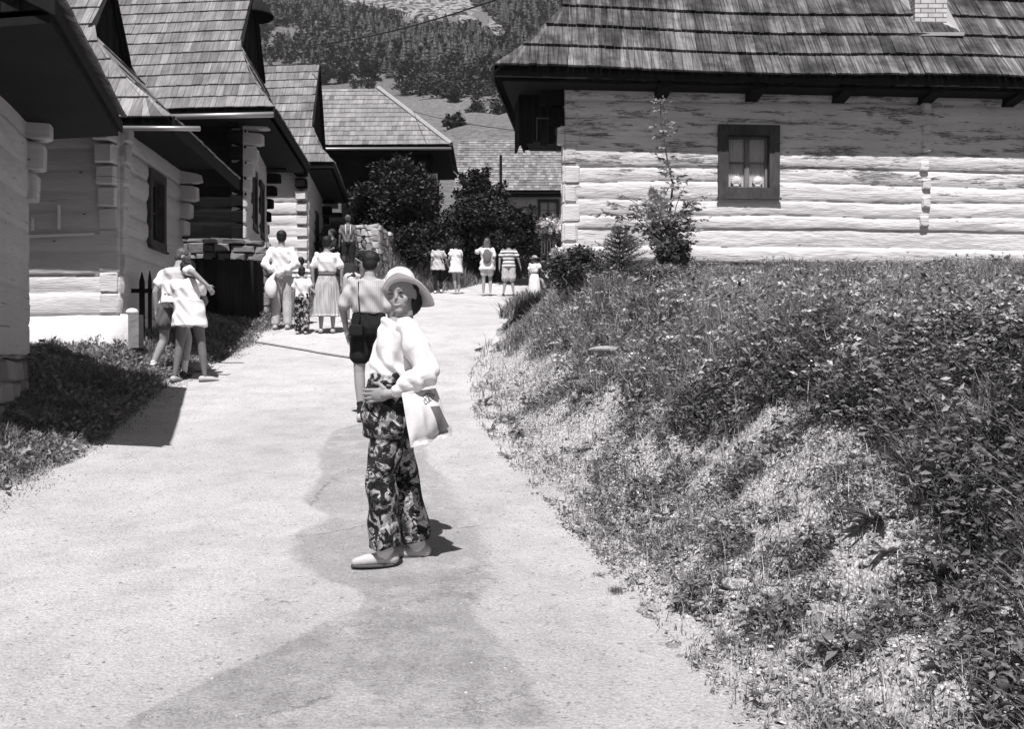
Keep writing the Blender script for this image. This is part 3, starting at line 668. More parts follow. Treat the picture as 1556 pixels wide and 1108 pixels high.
masonry(m, (A3[0]+.14, A3[1]-.1), (B3[0]+.1, B3[1]), EZ+.3, z0+.0, nS, .3, (.3, .7), (.14, .26), .05); m.build('foundation', M['stone'], c3)
m = MB(); gz = E1[2]-.10; m.tube([np.array([E1[0]+.02, E1[1]-.07, gz]), np.array([E1[0]-2.6, E1[1]+.1, gz-.02])], .055, 10); m.build('gutter', M['metal'], c3, True)

# fourth cottage
A4 = W(468, 400, 28.0); B4 = W(490, 400, 33.0); E1 = W(507, 250, 27.5); E2 = E1+np.array([-.65, 6.3, 0]); z0 = EZ+2.3; zt = E1[2]+.05
c4, p34 = left('log_cottage', 'white log cottage with bright shingle roof behind the man in the white shirt', E1, E2, 8.0, .72, 1.12, A4, B4, z0, zt, nlog=9, side_mat=M['lime_side'], street_mat=M['lime_street'], seed=71,
    street_open=[(2.0, 2.8, EZ+3.2, EZ+4.3)], e=.40, pitch=49)
dS = (v2(B4)-v2(A4)); dS /= np.linalg.norm(dS); nS = np.array([dS[1], -dS[0]]); SX = np.array([nS[0], nS[1], 0.])
wo = v2(A4)+dS*1.95; window(c4, (wo[0], wo[1], EZ+3.15), dS, nS, .9, 1.2, .13, M['frame_dark'], curtain=False)
for k in range(9):
    z = z0+.03+k*(zt-z0)/9; ex = (.03, .03, .03, .03, .06, .12, .2, .3, .4)[k]
    log_end(c4, np.array([A4[0]-.30, A4[1]-.01, z]), np.array([0, -1., 0])*(.05+ex), np.array([.3, 0, 0]), np.array([0, 0, .25]), M['lime_side'] if k < 7 else M['dark_shade_log'])
    log_end(c4, np.array([B4[0]-.02, B4[1]-.22, z]), SX*(.05+ex), np.array([0, .24, 0]), np.array([0, 0, .24]), M['dark_shade_log'] if k > 5 else M['lime_street'])
m = MB(); masonry(m, (A4[0]-4, A4[1]-.05), (A4[0]+.1, A4[1]-.1), EZ+1.2, z0+.0, np.array([0, -1.]), .3, (.3, .6), (.14, .26), .04)
masonry(m, (A4[0]+.1, A4[1]-.1), (B4[0]+.1, B4[1]), EZ+1.2, z0, nS, .3, (.3, .6), (.14, .26), .04); m.build('foundation', M['stone'], c4)

# first cottage (left edge): street wall, eave along the street, stepped log ends at its far corner
c1 = empty('log_cottage', (-5, 10, 1.4), 'cottage corner at the left edge with grey log wall and deep dark eave', 'cottage')
d1 = np.array([-1, 3.8]); d1 /= np.linalg.norm(d1); n1 = np.array([d1[1], -d1[0]]); A1 = v2(W(41, 540, 10.35)); N1 = A1-d1*2.75
z0 = EZ-.01; zt = EZ+2.9
log_wall('wall', N1, A1, z0, zt, 9, c1, M['lime_street'], seed=91, bulge=.02)
log_wall('wall', A1, A1+np.array([-4., .2]), z0, zt, 9, c1, M['lime_side'], (), .15, seed=93)
log_wall('wall', N1+np.array([-4., .2]), N1, z0, zt, 9, c1, M['lime_side'], (), .15, seed=94)
log_wall('wall', A1+np.array([-4., .2]), N1+np.array([-4., .2]), z0, zt, 9, c1, M['lime_side'], (), .15, seed=95)
m = MB(); masonry(m, N1+n1*.02, A1+n1*.02, EZ-1.0, z0+.01, n1, .35, (.25, .5), (.12, .22)); masonry(m, A1+n1*.02, A1+n1*.02+np.array([-4., .2]), EZ-1.0, z0, np.array([0, 1.]), .35, (.25, .5), (.12, .22))
m.build('foundation', M['stone'], c1)
Ef = W(188, 186, 11.0); En = np.array([Ef[0]-d1[0]*3.95, Ef[1]-d1[1]*3.95, Ef[2]]); hL = np.array([-.978, .21]); Lr = 3.95
m = MB(); pr = [(0, 0), (2.9, 1.5)]; roof_slope(m, En, d1, hL, pr, [(0, 0, Lr), (5, 0, Lr)], .4, lift=.05)
roof_slope(m, np.array([En[0]+hL[0]*5.8, En[1]+hL[1]*5.8, En[2]]), d1, -hL, pr, [(0, 0, Lr), (5, 0, Lr)], .4, (.3, .5)); m.build('roof', M['shingle_grey'], c1)
m = MB(); deck(m, En, d1, hL, pr, [(0, 0, Lr), (5, 0, Lr)], .08); deck(m, np.array([En[0]+hL[0]*5.8, En[1]+hL[1]*5.8, En[2]]), d1, -hL, pr, [(0, 0, Lr), (5, 0, Lr)], .08)
q = lambda c, r, z: np.array([En[0]+d1[0]*c+hL[0]*r, En[1]+d1[1]*c+hL[1]*r, En[2]+z])
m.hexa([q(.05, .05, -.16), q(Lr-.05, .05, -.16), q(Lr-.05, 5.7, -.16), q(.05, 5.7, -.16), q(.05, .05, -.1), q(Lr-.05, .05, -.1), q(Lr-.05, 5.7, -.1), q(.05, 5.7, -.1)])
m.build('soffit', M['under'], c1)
for e_, nn in ((Lr-.06, d1), (.06, -d1)):
    tri_gable(c1, q(e_, .15, -.05), q(e_, 5.65, -.05), q(e_, 2.9, 1.4), M['board_dark'], nn)
NX = np.append(n1, 0)
for k in range(9):
    z = z0+.03+k*.318; ex = (.02, .02, .02, .02, .02, .13, .20, .26, .45)[k]
    log_end(c1, np.array([A1[0]-.02, A1[1]-.05, z]), NX*(ex), np.append(d1, 0)*.24, np.array([0, 0, .285]), M['lime_street'])

# fifth: dark timber house with full hip at right
D5 = 36.0; e5 = W(686, 221, D5); ze = e5[2]; u5 = np.array([-1., .03]); u5 /= np.linalg.norm(u5); h5 = np.array([-.02, 1.]); h5 /= np.linalg.norm(h5)
c5 = empty('timber_house', (e5[0], 37, EZ+3.3), 'dark timber house with broad grey hipped roof and numbered plate behind the dark bush', 'house')
run = 3.1; pr = [(0, 0), (run, 2.86)]; Lp = prof_len(pr); L5 = 12.0
m = MB(); roof_slope(m, e5, u5, h5, pr, [(0, 0, L5), (Lp, 3.0, L5)], .335, (.14, .26), .02, .04, (.85, 1.15))
e5b = np.array([e5[0]+h5[0]*2*run, e5[1]+h5[1]*2*run, ze]); roof_slope(m, e5b, u5, -h5, pr, [(0, 0, L5), (Lp, 3.0, L5)], .335, (.4, .6), .02, .04, (.85, 1.15))
roof_slope(m, e5, h5, u5, [(0, 0), (3.0, 2.86)], [(0, 0, 2*run), (4.14, run, run+.02)], .335, (.14, .26), .02, .04, (.85, 1.15)); r5 = m.build('roof', M['shingle_far'], c5)
m = MB(); a = np.array([e5[0], e5[1], ze]); b = np.array([e5[0]+u5[0]*3+h5[0]*run, e5[1]+u5[1]*3+h5[1]*run, ze+2.86]); m.tube([a+np.array([0, -.03, .04]), b+np.array([0, -.03, .06])], .09, 6); m.build('hip_cap', M['flash'], c5)
m = MB(); deck(m, e5, u5, h5, pr, [(0, 0, L5), (Lp, 3.0, L5)]); deck(m, e5b, u5, -h5, pr, [(0, 0, L5), (Lp, 3.0, L5)])
q5 = lambda c, r, z: np.array([e5[0]+u5[0]*c+h5[0]*r, e5[1]+u5[1]*c+h5[1]*r, ze+z])
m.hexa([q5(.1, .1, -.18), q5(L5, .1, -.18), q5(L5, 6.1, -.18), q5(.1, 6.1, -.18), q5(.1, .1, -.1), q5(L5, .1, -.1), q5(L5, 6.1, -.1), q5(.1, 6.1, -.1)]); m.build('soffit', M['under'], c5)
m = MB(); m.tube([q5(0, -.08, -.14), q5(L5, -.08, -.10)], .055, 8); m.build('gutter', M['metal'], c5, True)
P1 = v2(q5(.75, .8, 0)); P2 = v2(q5(.75, 5.4, 0)); P0 = v2(q5(L5-.5, .8, 0)); P3 = v2(q5(L5-.5, 5.4, 0))
for a, b in ((P0, P1), (P1, P2), (P2, P3), (P3, P0)): log_wall('wall', a, b, EZ+3.0, ze-.1, 12, c5, M['dark_shade_log'], (), .12, seed=111)
wq = q5(4.9, .8, -2.0); window(c5, (wq[0], wq[1], EZ+5.3), np.array([1, -.03]), np.array([-.03, -1.]), .8, 1.1, .12, M['frame_grey'], curtain=False)
wq = W(655, 273, 36.7); m = MB(); m.box((wq[0], 36.70, wq[2]), (wq[0]+.24, 36.74, wq[2]+.22)); np_ = m.build('number_plate', M['white'], c5, tones=False)
m = MB(); m.box((wq[0]+.08, 36.692, wq[2]+.05), (wq[0]+.11, 36.701, wq[2]+.17)); m.box((wq[0]+.14, 36.692, wq[2]+.05), (wq[0]+.17, 36.701, wq[2]+.17)); m.build('numeral', M['cable'], np_, tones=False)
m = MB(); m.box((q5(8.0, 3, 0)[0]-.5, q5(0, 3, 0)[1], ze+2.2), (q5(8.0, 3, 0)[0]+.5, q5(0, 3.5, 0)[1], ze+3.2)); m.build('chimney', M['brick'], r5, tones=False)

# sixth: small-tiled roof behind
c6 = empty('village_house', (2, 51, EZ+6.5), 'pale house under a small-tiled roof beyond the bushes', 'house')
e6 = W(690, 291, 50); u6 = np.array([1., .0]); m = MB(); pr = [(0, 0), (4.3, 3.45)]; Lp = prof_len(pr)
roof_slope(m, e6, u6, np.array([0, 1.]), pr, [(0, 0, 13), (Lp, 0, 13)], .27, (.20, .24), .03, .05, (.6, 1.35))
roof_slope(m, e6+np.array([0, 8.6, 0]), u6, np.array([0, -1.]), pr, [(0, 0, 13), (Lp, 0, 13)], .54, (.5, .6), .03, .05, (.6, 1.35)); m.build('roof', M['shingle_far'], c6)
m = MB(); deck(m, e6, u6, np.array([0, 1.]), pr, [(0, 0, 13), (Lp, 0, 13)]); deck(m, e6+np.array([0, 8.6, 0]), u6, np.array([0, -1.]), pr, [(0, 0, 13), (Lp, 0, 13)])
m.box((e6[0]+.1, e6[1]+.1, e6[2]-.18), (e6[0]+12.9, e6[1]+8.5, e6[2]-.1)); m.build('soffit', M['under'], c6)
x0, x1 = e6[0]+.6, e6[0]+12.4; y0, y1 = 50.7, 57.9; wx = W(817, 335, 50.7); wc = wx[0]-x0
log_wall('wall', (x0, y0), (x1, y0), EZ+5.2, e6[2]-.1, 10, c6, M['lime_street'], [(wc+.06, wc+1.04, wx[2]+.06, wx[2]+1.0)], .15, seed=131)
for a, b in (((x1, y0), (x1, y1)), ((x1, y1), (x0, y1)), ((x0, y1), (x0, y0))): log_wall('wall', a, b, EZ+5.2, e6[2]-.1, 10, c6, M['lime_street'], (), .3, seed=132)
window(c6, (wx[0], y0, wx[2]), np.array([1., 0]), np.array([0, -1.]), 1.1, 1.06, .12, M['frame_dark'], curtain=True, sashm=M['frame_grey'])
m = MB(); m.tube([W(761, 310, 49.6), W(761, 236, 49.6)], .07, 8); m.build('pole', M['board_dark'], c6)
# ------------------------------------------------------------------ vegetation
def blades(x, y, z, h, w, lean=.5, r=None):
    """bent grass blades as quads (2 per blade)"""
    r = r or rng; n = len(x); a = r.uniform(0, 2*np.pi, n); l = h*r.uniform(.15, lean+.15, n)
    dx, dy = np.cos(a), np.sin(a); px, py = -dy*w/2, dx*w/2; V = np.empty((n, 6, 3))
    for i, (t, ww) in enumerate(((0, 1), (.55, .8), (1, .12))):
        cx = x+dx*l*t*t; cy = y+dy*l*t*t; cz = z+h*(t-.12*t*t*l/h)-.02*(t == 0)
        V[:, i*2] = np.stack([cx-px*ww, cy-py*ww, cz], 1); V[:, i*2+1] = np.stack([cx+px*ww, cy+py*ww, cz], 1)
    b = (np.arange(n)*6)[:, None]; Fc = np.concatenate([b+np.array([0, 1, 3, 2]), b+np.array([2, 3, 5, 4])])
    tone = np.repeat(r.uniform(.55, 1.5, n), 6); return V.reshape(-1, 3), Fc, tone
def leaves(c, d, L, w, r=None, fold=.25, up=.3):
    """leaf blades: c base (n,3), d direction (n,3) unit, L length, w width -> 2 quads each"""
    r = r or rng; n = len(c); L = np.broadcast_to(L, (n,))[:, None]; w = np.broadcast_to(w, (n,))[:, None]
    q = r.normal(size=(n, 3)); s = np.cross(d, q); s /= np.linalg.norm(s, axis=1, keepdims=True)+1e-9; nn = np.cross(s, d)
    V = np.empty((n, 6, 3)); V[:, 0] = c; V[:, 1] = c+d*L*.5+s*w*.5+nn*w*fold; V[:, 2] = c+d*L-nn*L*up*.5; V[:, 3] = c+d*L*.5-s*w*.5+nn*w*fold
    V[:, 4] = c+d*L*.5; V[:, 5] = c+d*L-nn*L*up*.5
    b = (np.arange(n)*6)[:, None]; Fc = np.concatenate([b+np.array([0, 1, 2, 4]), b+np.array([0, 4, 2, 3])])
    return V.reshape(-1, 3), Fc, np.repeat(r.uniform(.5, 1.6, n), 6)
def merge(parts):
    V = []; Fc = []; T = []; n = 0
    for v, f, t in parts: V.append(v); Fc.append(f+n); T.append(t); n += len(v)
    return np.concatenate(V), np.concatenate(Fc), np.concatenate(T)
def unit(n, r, zlo=-.3, zhi=1.0):
    z = r.uniform(zlo, zhi, n); a = r.uniform(0, 2*np.pi, n); q = np.sqrt(np.clip(1-z*z, 0, 1)); return np.stack([q*np.cos(a), q*np.sin(a), z], 1)
def scatter(n, ylo, yhi, pw=1.0, xhi=None):
    """points on the right bank, denser near the camera"""
    u = rng.random(n); y = ylo+(yhi-ylo)*u**pw; x0 = redge(y)-.12; x1 = np.minimum(y*.56+.8, 9.5) if xhi is None else np.full(n, xhi)
    x = x0+(x1-x0)*rng.random(n); return x, y
def lush(x, y): return np.clip(1.05-bare(x, y)*1.15+.25*fbm(x*2.2, y*2.2, 61, 3), 0, 1)
P_ = []; 
x, y = scatter(280000, 2.6, 16.0, 1.35); d = lush(x, y); clump = sst(fbm(x*5, y*5, 62, 3)*2.2+.55)
k = rng.random(len(x)) < np.clip(d*1.0*(.25+.75*clump)+.02+.07*clump, 0, 1); x, y, d = x[k], y[k], d[k]
h = (.06+.17*d*rng.random(len(x))+.10*d*clump[k])*np.interp(y, [3, 6, 9, 16], [.55, .7, 1.0, 1.1]); ww = np.interp(y, [3, 8, 16], [.006, .008, .014])*rng.uniform(.6, 1.4, len(x))
g1 = blades(x, y, TZ(x, y), h, ww, .8); lf_ = np.repeat(np.clip(1+1.5*fbm(x*1.3, y*1.3, 66, 3)+.9*fbm(x*5, y*5, 67, 2), .35, 2), 6); o = mesh_np('weedy_grass', g1[0], g1[1], M['grass'], None, g1[2]*lf_); tag(o, 'tall rough grass covering the right hand bank', 'grass', kind='stuff')
# dry straw
x, y = scatter(26000, 2.6, 15.8, 1.3); d = lush(x, y); k = rng.random(len(x)) < .25+.5*d; x, y = x[k], y[k]
g1 = blades(x, y, TZ(x, y), rng.uniform(.10, .36, len(x))*np.interp(lush(x, y), [0, 1], [.5, 1]), np.interp(y, [3, 16], [.004, .010]), 1.3)
o = mesh_np('dry_grass', g1[0], g1[1], M['straw'], None, g1[2]); tag(o, 'pale dry grass stems among the bank weeds', 'grass', kind='stuff')
# taller wispy stalks above the weeds
x, y = scatter(9000, 7.5, 15.8, .9); d = lush(x, y); k = (d > .5) & (rng.random(len(x)) < np.clip(.5+2*fbm(x*.8, y*.8, 74, 3), 0, 1)); x, y = x[k], y[k]
g1 = blades(x, y, TZ(x, y), rng.uniform(.22, .5, len(x))*np.interp(y, [7, 13, 15.8], [1, .95, .6]), np.full(len(x), .006), .7); o = mesh_np('seed_stalks', g1[0], g1[1], M['straw'], None, g1[2]*.8); tag(o, 'wispy seed stalks standing above the bank weeds', 'grass', kind='stuff')
# broad leaved weeds
x, y = scatter(25000, 2.7, 15.8, 1.4); d = lush(x, y); k = rng.random(len(x)) < np.clip(d**1.3+.03, 0, 1)*np.clip(.75+2*fbm(x*1.6, y*1.6, 68, 3), .1, 1); x, y, d = x[k], y[k], d[k]; n = len(x); m_ = 13
cx = np.repeat(x, m_); cy = np.repeat(y, m_); hh = np.repeat((.05+.30*d*rng.random(n)), m_)*rng.random(n*m_)
cz = TZ(cx, cy)+hh+.01; cx = cx+rng.normal(0, .03, n*m_); cy = cy+rng.normal(0, .03, n*m_)
L = np.repeat(rng.uniform(.03, .08, n)*np.interp(y, [3, 9], [.6, 1.0]), m_)*rng.uniform(.7, 1.2, n*m_); g1 = leaves(np.stack([cx, cy, cz], 1), unit(n*m_, rng, -.25, .75), L, L*np.repeat(rng.uniform(.3, .6, n), m_))
g1 = (g1[0], g1[1], g1[2]*np.repeat(np.repeat(rng.uniform(.35, 1.6, n), m_), 6))
o = mesh_np('bank_weeds', g1[0], g1[1], M['leaf'], None, g1[2]); tag(o, 'broad leaved weeds tangled over the right hand bank', 'weeds', kind='stuff')
x, y = scatter(60000, 2.7, 13, 1.45); cl = sst(fbm(x*2.6, y*2.6, 64, 4)*3.2+.30); k = rng.random(len(x)) < cl*.8; x, y = x[k], y[k]; n = len(x); m_ = 4
cx = np.repeat(x, m_)+rng.normal(0, .012, n*m_); cy = np.repeat(y, m_)+rng.normal(0, .012, n*m_); L = rng.uniform(.010, .032, n*m_)
g1 = leaves(np.stack([cx, cy, TZ(cx, cy)+rng.uniform(.002, .03, n*m_)], 1), unit(n*m_, rng, .0, .8), L, L*.6); o = mesh_np('ground_cover', g1[0], g1[1], M['leaf'], None, g1[2]*1.1); tag(o, 'low creeping plants on the bare slope of the bank', 'ground cover', kind='stuff')
# clumps of weeds dotted over the bare slope
x, y = scatter(1500, 2.8, 12.5, 1.3); q_ = fbm(x*1.5, y*1.5, 69, 3)+.35*np.exp(-((x-redge(y)-.75)/.35)**2)*(y > 5); k = (bare(x, y) > .25) & (x > redge(y)+.1) & (rng.random(len(x)) < sst(q_*3.0+.30)*.75); x, y = x[k], y[k]; n = len(x); rc = rng.uniform(.03, .11, n)*np.interp(y, [3, 10], [.8, 1.4]); m_ = 70
a = rng.uniform(0, 6.28, n*m_); r_ = np.sqrt(rng.random(n*m_))*np.repeat(rc, m_)*1.3; cx = np.repeat(x, m_)+r_*np.cos(a); cy = np.repeat(y, m_)+r_*np.sin(a); L = rng.uniform(.012, .045, n*m_)*np.repeat(rng.uniform(.6, 1.2, n), m_)
g1 = leaves(np.stack([cx, cy, TZ(cx, cy)+rng.random(n*m_)*np.repeat(rc, m_)*.9*(1-(r_/np.repeat(rc, m_)/1.3)**2)+.003], 1), unit(n*m_, rng, -.2, .9), L, L*np.repeat(rng.uniform(.25, .6, n), m_)); g1 = (g1[0], g1[1], g1[2]*np.repeat(np.repeat(rng.uniform(.35, 1.1, n), m_), 6))
xb = np.repeat(x, 16)+rng.normal(0, 1, n*16)*np.repeat(rc, 16); yb = np.repeat(y, 16)+rng.normal(0, 1, n*16)*np.repeat(rc, 16); g2 = blades(xb, yb, TZ(xb, yb), rng.uniform(.03, .11, n*16), np.full(n*16, .004), 1.2); g1 = merge([g1, g2])
o = mesh_np('slope_weeds', g1[0], g1[1], M['leaf'], None, g1[2]); tag(o, 'small clumps of weeds dotted over the bare slope', 'weeds', kind='stuff')
# darker nettle-like thicket below the crest
nk = []
for px, py, rx, n in ((1180, 590, .5, 330), (1100, 600, .4, 160), (1330, 610, .55, 380), (1480, 620, .6, 420), (1250, 625, .35, 160), (1500, 760, .35, 260), (1540, 830, .3, 200), (1430, 590, .5, 240), (1050, 640, .3, 140), (1140, 690, .22, 110)):
    p = gp(px, py); a = rng.uniform(0, 6.28, n); r_ = np.sqrt(rng.random(n))*rx; x = p[0]+r_*np.cos(a); y = p[1]+r_*np.sin(a)*.8; m_ = 20
    kk_ = bare(x, y) < .38; x, y = x[kk_], y[kk_]; n = len(x)
    H = rng.uniform(.10, .28, n); cx = np.repeat(x, m_); cy = np.repeat(y, m_); t = rng.random(n*m_); cz = TZ(cx, cy)+np.repeat(H, m_)*t
    dd = unit(n*m_, rng, -.5, .5); L = rng.uniform(.025, .065, n*m_); nk.append(leaves(np.stack([cx, cy, cz], 1)+dd*.01+rng.normal(0, .03, (n*m_, 3))*np.array([1, 1, 0]), dd, L, L*.42)); nk.append(blades(x, y, TZ(x, y), H, np.full(n, .005), .25))
g1 = merge(nk); o = mesh_np('dark_weeds', g1[0], g1[1], M['leaf_dark'], None, g1[2]*1.7); tag(o, 'darker leafy thicket of weeds on the bank', 'weeds', kind='stuff')
nk = []
for px, py, rx, n, H0 in ((1010, 590, .30, 60, .26), (1045, 660, .25, 60, .30), (880, 600, .35, 60, .2), (960, 660, .25, 40, .2), (830, 610, .3, 40, .18), (1125, 735, .18, 40, .2), (1100, 850, .14, 26, .14), (1000, 760, .2, 30, .16), (1440, 890, .20, 60, .20), (1530, 920, .22, 60, .2), (1310, 985, .14, 30, .14), (1480, 1010, .15, 40, .15), (1545, 1070, .15, 40, .16), (1180, 960, .14, 24, .12), (1230, 850, .13, 24, .12), (1400, 960, .12, 24, .12), (915, 560, .3, 40, .2), (1210, 660, .2, 40, .18), (930, 720, .2, 30, .14), (1060, 930, .13, 24, .12)):
    p = gp(px, py); a = rng.uniform(0, 6.28, n); r_ = np.sqrt(rng.random(n))*rx; x = p[0]+r_*np.cos(a); y = p[1]+r_*np.sin(a); m_ = 14
    H = rng.uniform(.4, 1.0, n)*H0; cx = np.repeat(x, m_)+rng.normal(0, .018, n*m_); cy = np.repeat(y, m_)+rng.normal(0, .018, n*m_); cz = TZ(cx, cy)+np.repeat(H, m_)*rng.random(n*m_)
    L = rng.uniform(.02, .06, n*m_)*np.repeat(rng.uniform(.6, 1.3, n), m_); nk.append(leaves(np.stack([cx, cy, cz], 1), unit(n*m_, rng, -.4, .6), L, L*np.repeat(rng.uniform(.25, .55, n), m_))); nk.append(blades(x, y, TZ(x, y), H*1.15, np.full(n, .004), .4))
g1 = merge(nk); o = mesh_np('scattered_weeds', g1[0], g1[1], M['leaf'], None, g1[2]*.62); tag(o, 'scattered taller weeds growing down the eroded slope', 'weeds', kind='stuff')
# white umbels and small flowers
fv = []; sv = []
spots = [(1095, 490), (1110, 485), (1265, 470), (1285, 478), (1300, 476), (1480, 535), (1500, 548), (1520, 528), (1545, 525), (1190, 495), (1205, 480), (1400, 550), (1125, 485), (1185, 435), (1520, 430), (1530, 438), (1375, 465), (1300, 500), (895, 492), (925, 462), (1000, 462), (1330, 520), (1150, 440), (1480, 470), (1240, 540)]
for i in range(170): spots.append((rng.uniform(840, 1550), rng.uniform(425, 600)))
for px, py in spots:
    if px < 900 and py < 430: continue
    p = gp(px, py+8, 3.0, 16); 
    if p[1] > 15.9: continue
    H = rng.uniform(.12, .34); R_ = rng.uniform(.02, .065)*np.interp(p[1], [4, 15], [.6, 1.4]); n = 14; a = rng.uniform(0, 6.28, n); rr = np.sqrt(rng.random(n))*R_
    c = np.stack([p[0]+rr*np.cos(a), p[1]+rr*np.sin(a), np.full(n, p[2]+H)-rr*.4], 1); fv.append(leaves(c, unit(n, rng, -.1, .6), R_*.55, R_*.5)); sv.append(blades(np.full(3, p[0]), np.full(3, p[1]), np.full(3, p[2]), np.full(3, H), np.full(3, .006), .1))
g1 = merge(fv); o = mesh_np('wild_flowers', g1[0], g1[1], M['flower'], None, g1[2]); tag(o, 'small white flower heads scattered over the bank', 'flowers', kind='stuff')
g1 = merge(sv); o = mesh_np('flower_stems', g1[0], g1[1], M['grass'], None, g1[2]); tag(o, 'thin stems of the white bank flowers', 'stems', kind='stuff')
# grass of the left verge and the far bank
def lscatter(n, ylo, yhi, wid):
    y = rng.uniform(ylo, yhi, n); x = ledge(y)+.1-rng.random(n)**1.0*wid; return x, y
x, y = lscatter(150000, 4.6, 19.5, 3.2); q = ledge(y)-x; k = rng.random(len(x)) < np.clip(.08+.95*sst(q/.7)+.5*fbm(x*2, y*2, 71, 3), 0, 1); x, y, q = x[k], y[k], q[k]
g1 = blades(x, y, TZ(x, y), (.03+.15*rng.random(len(x))*sst(q/.5))*1.0, np.interp(y, [5, 18], [.007, .014])*rng.uniform(.7, 1.3, len(x)), .9)
x, y = lscatter(5000, 5, 20, 2.6); q = ledge(y)-x; k = q > .2; x, y = x[k], y[k]; n = len(x); m_ = 9; cx = np.repeat(x, m_)+rng.normal(0, .04, n*m_); cy = np.repeat(y, m_)+rng.normal(0, .04, n*m_)
L = rng.uniform(.04, .09, n*m_); g2 = leaves(np.stack([cx, cy, TZ(cx, cy)+rng.uniform(0, .12, n*m_)], 1), unit(n*m_, rng, -.1, .8), L, L*.5)
g1 = merge([g1, g2]); o = mesh_np('verge_grass', g1[0], g1[1], M['grass'], None, g1[2]*.8); tag(o, 'dark grass and weeds along the left verge of the track', 'grass', kind='stuff')
x = rng.uniform(-7.5, 3.2, 130000); y = rng.uniform(19.5, 50, 130000); s = x-redge(y); q = ledge(y)-x; k = ((q > -.05) | (s > -.05) | (y > 38.3)) & ~((x < -5.2) & (y < 33)); x, y = x[k], y[k]; q = q[k]
g1 = blades(x, y, TZ(x, y), rng.uniform(.05, .38, len(x)), rng.uniform(.015, .04, len(x)), .9); o = mesh_np('far_grass', g1[0], g1[1], M['grass'], None, g1[2]*.6); tag(o, 'rough grass on the bank at the far end of the track', 'grass', kind='stuff')
# pebbles
def pebbles(x, y, sz, name, label, tone=1):
    n = len(x); z = TZ(x, y)+.012; ico = np.array([(1, 0, 0), (-1, 0, 0), (0, 1, 0), (0, -1, 0), (0, 0, 1), (0, 0, -1)], float)
    V = ico[None]*sz[:, None, None]*rng.uniform(.6, 1.3, (n, 6, 1))*np.array([1.1, .9, .55]); a = rng.uniform(0, 6.28, n); c, s = np.cos(a)[:, None], np.sin(a)[:, None]
    X = V[..., 0]*c-V[..., 1]*s; Y = V[..., 0]*s+V[..., 1]*c; V = np.stack([X+x[:, None], Y+y[:, None], V[..., 2]+z[:, None]], -1).reshape(-1, 3)
    f = np.array([(0, 2, 4), (2, 1, 4), (1, 3, 4), (3, 0, 4), (2, 0, 5), (1, 2, 5), (3, 1, 5), (0, 3, 5)]); Fc = ((np.arange(n)*6)[:, None, None]+f[None]).reshape(-1, 3)
    o = mesh_np(name, V, Fc, M['pebble'], None, np.repeat(rng.uniform(.55, 1.3, n)*tone, 6)); tag(o, label, 'gravel', kind='stuff')
y = 2.6+14*rng.random(16000)**1.5; x = ledge(y)-.2+(redge(y)-ledge(y)+.4)*rng.random(16000); e = np.minimum(x-ledge(y), redge(y)-x); k = rng.random(16000) < .25+.75*np.exp(-np.clip(e, 0, 9)/.7); x, y = x[k], y[k]
pebbles(x, y, .0035+.009*rng.random(len(x))**4, 'gravel', 'loose limestone gravel lying on the track', .8)
x, y = scatter(26000, 2.7, 12, 1.4); k = rng.random(len(x)) < bare(x, y)*.9+.05; x, y = x[k], y[k]
pebbles(x, y, .003+.020*rng.random(len(x))**6, 'bank_gravel', 'loose stones on the bare slope of the bank', .95)
x, y = scatter(2600, 2.7, 12, 1.3); k = (rng.random(len(x)) < bare(x, y)) & (fbm(x*1.8, y*1.8, 72, 3) > -.12); x, y = x[k], y[k]; n = len(x)
def clods(x, y, sz):
    r = rng; n = len(x); m = MB(); m.sph((0, 0, 0), 1.0, 9); base = np.array(m.v); fc = [f for f in m.f if len(f) == 4]; V = []; z = TZ(x, y)
    B = base[None]*sz[:, None, None]*np.stack([r.uniform(.8, 1.5, n), r.uniform(.7, 1.1, n), r.uniform(.35, .75, n)], 1)[:, None, :]; a = r.uniform(0, 6.28, n)
    ph = r.uniform(0, 50, n)[:, None]; B = B*(1+.75*fbm(base[None, :, 0]*1.3+ph, base[None, :, 1]*1.3+base[None, :, 2]*1.9+ph, 73, 3))[..., None]
    c, s = np.cos(a)[:, None], np.sin(a)[:, None]; V = np.stack([B[..., 0]*c-B[..., 1]*s+x[:, None], B[..., 0]*s+B[..., 1]*c+y[:, None], B[..., 2]+z[:, None]], -1).reshape(-1, 3)
    Fc = ((np.arange(n)*len(base))[:, None, None]+np.array(fc)[None]).reshape(-1, 4); return mesh_np('clods', V, Fc, M['soil'], None, np.repeat(r.uniform(.5, 1.0, n), len(base)))
o = clods(x, y, .012+.048*rng.random(n)**3); tag(o, 'clods of pale earth and rubble on the eroded slope', 'rubble', kind='stuff')
# individual stones
def stone(px, py, r, label, flat=.5, mat='stone_lit', rot=0.0, el=1.0, grp='loose stones', sink=.0):
    p = gp(px, py); p[2] -= sink; m = MB(); m.ell((0, 0, 0), (r*el, 0, 0), (0, r*.8, 0), (0, 0, r*flat), 14, 9); v = np.array(m.v)
    v = v*(1+.5*fbm(v[:, 0]/r*1.3+px, v[:, 1]/r*1.3+v[:, 2]/r*1.7, 81, 3))[:, None]; c, s = math.cos(rot), math.sin(rot)
    m.v = [(a*c-b*s+p[0], a*s+b*c+p[1], q+p[2]+r*flat*.35) for a, b, q in v]; m.t = list(.45+.5*vnoise(v[:, 0]*9/r*.1+px, v[:, 1]*9/r*.1, 3)); o = m.build('stone', M[mat], None, False); tag(o, label, 'stone', grp)
stone(935, 527, .17, 'long flat pale stone half buried in the upper bank', .25, rot=.25, el=1.5, sink=.05)
stone(985, 935, .055, 'pale stone at the foot of the bank beside the track edge', .5)
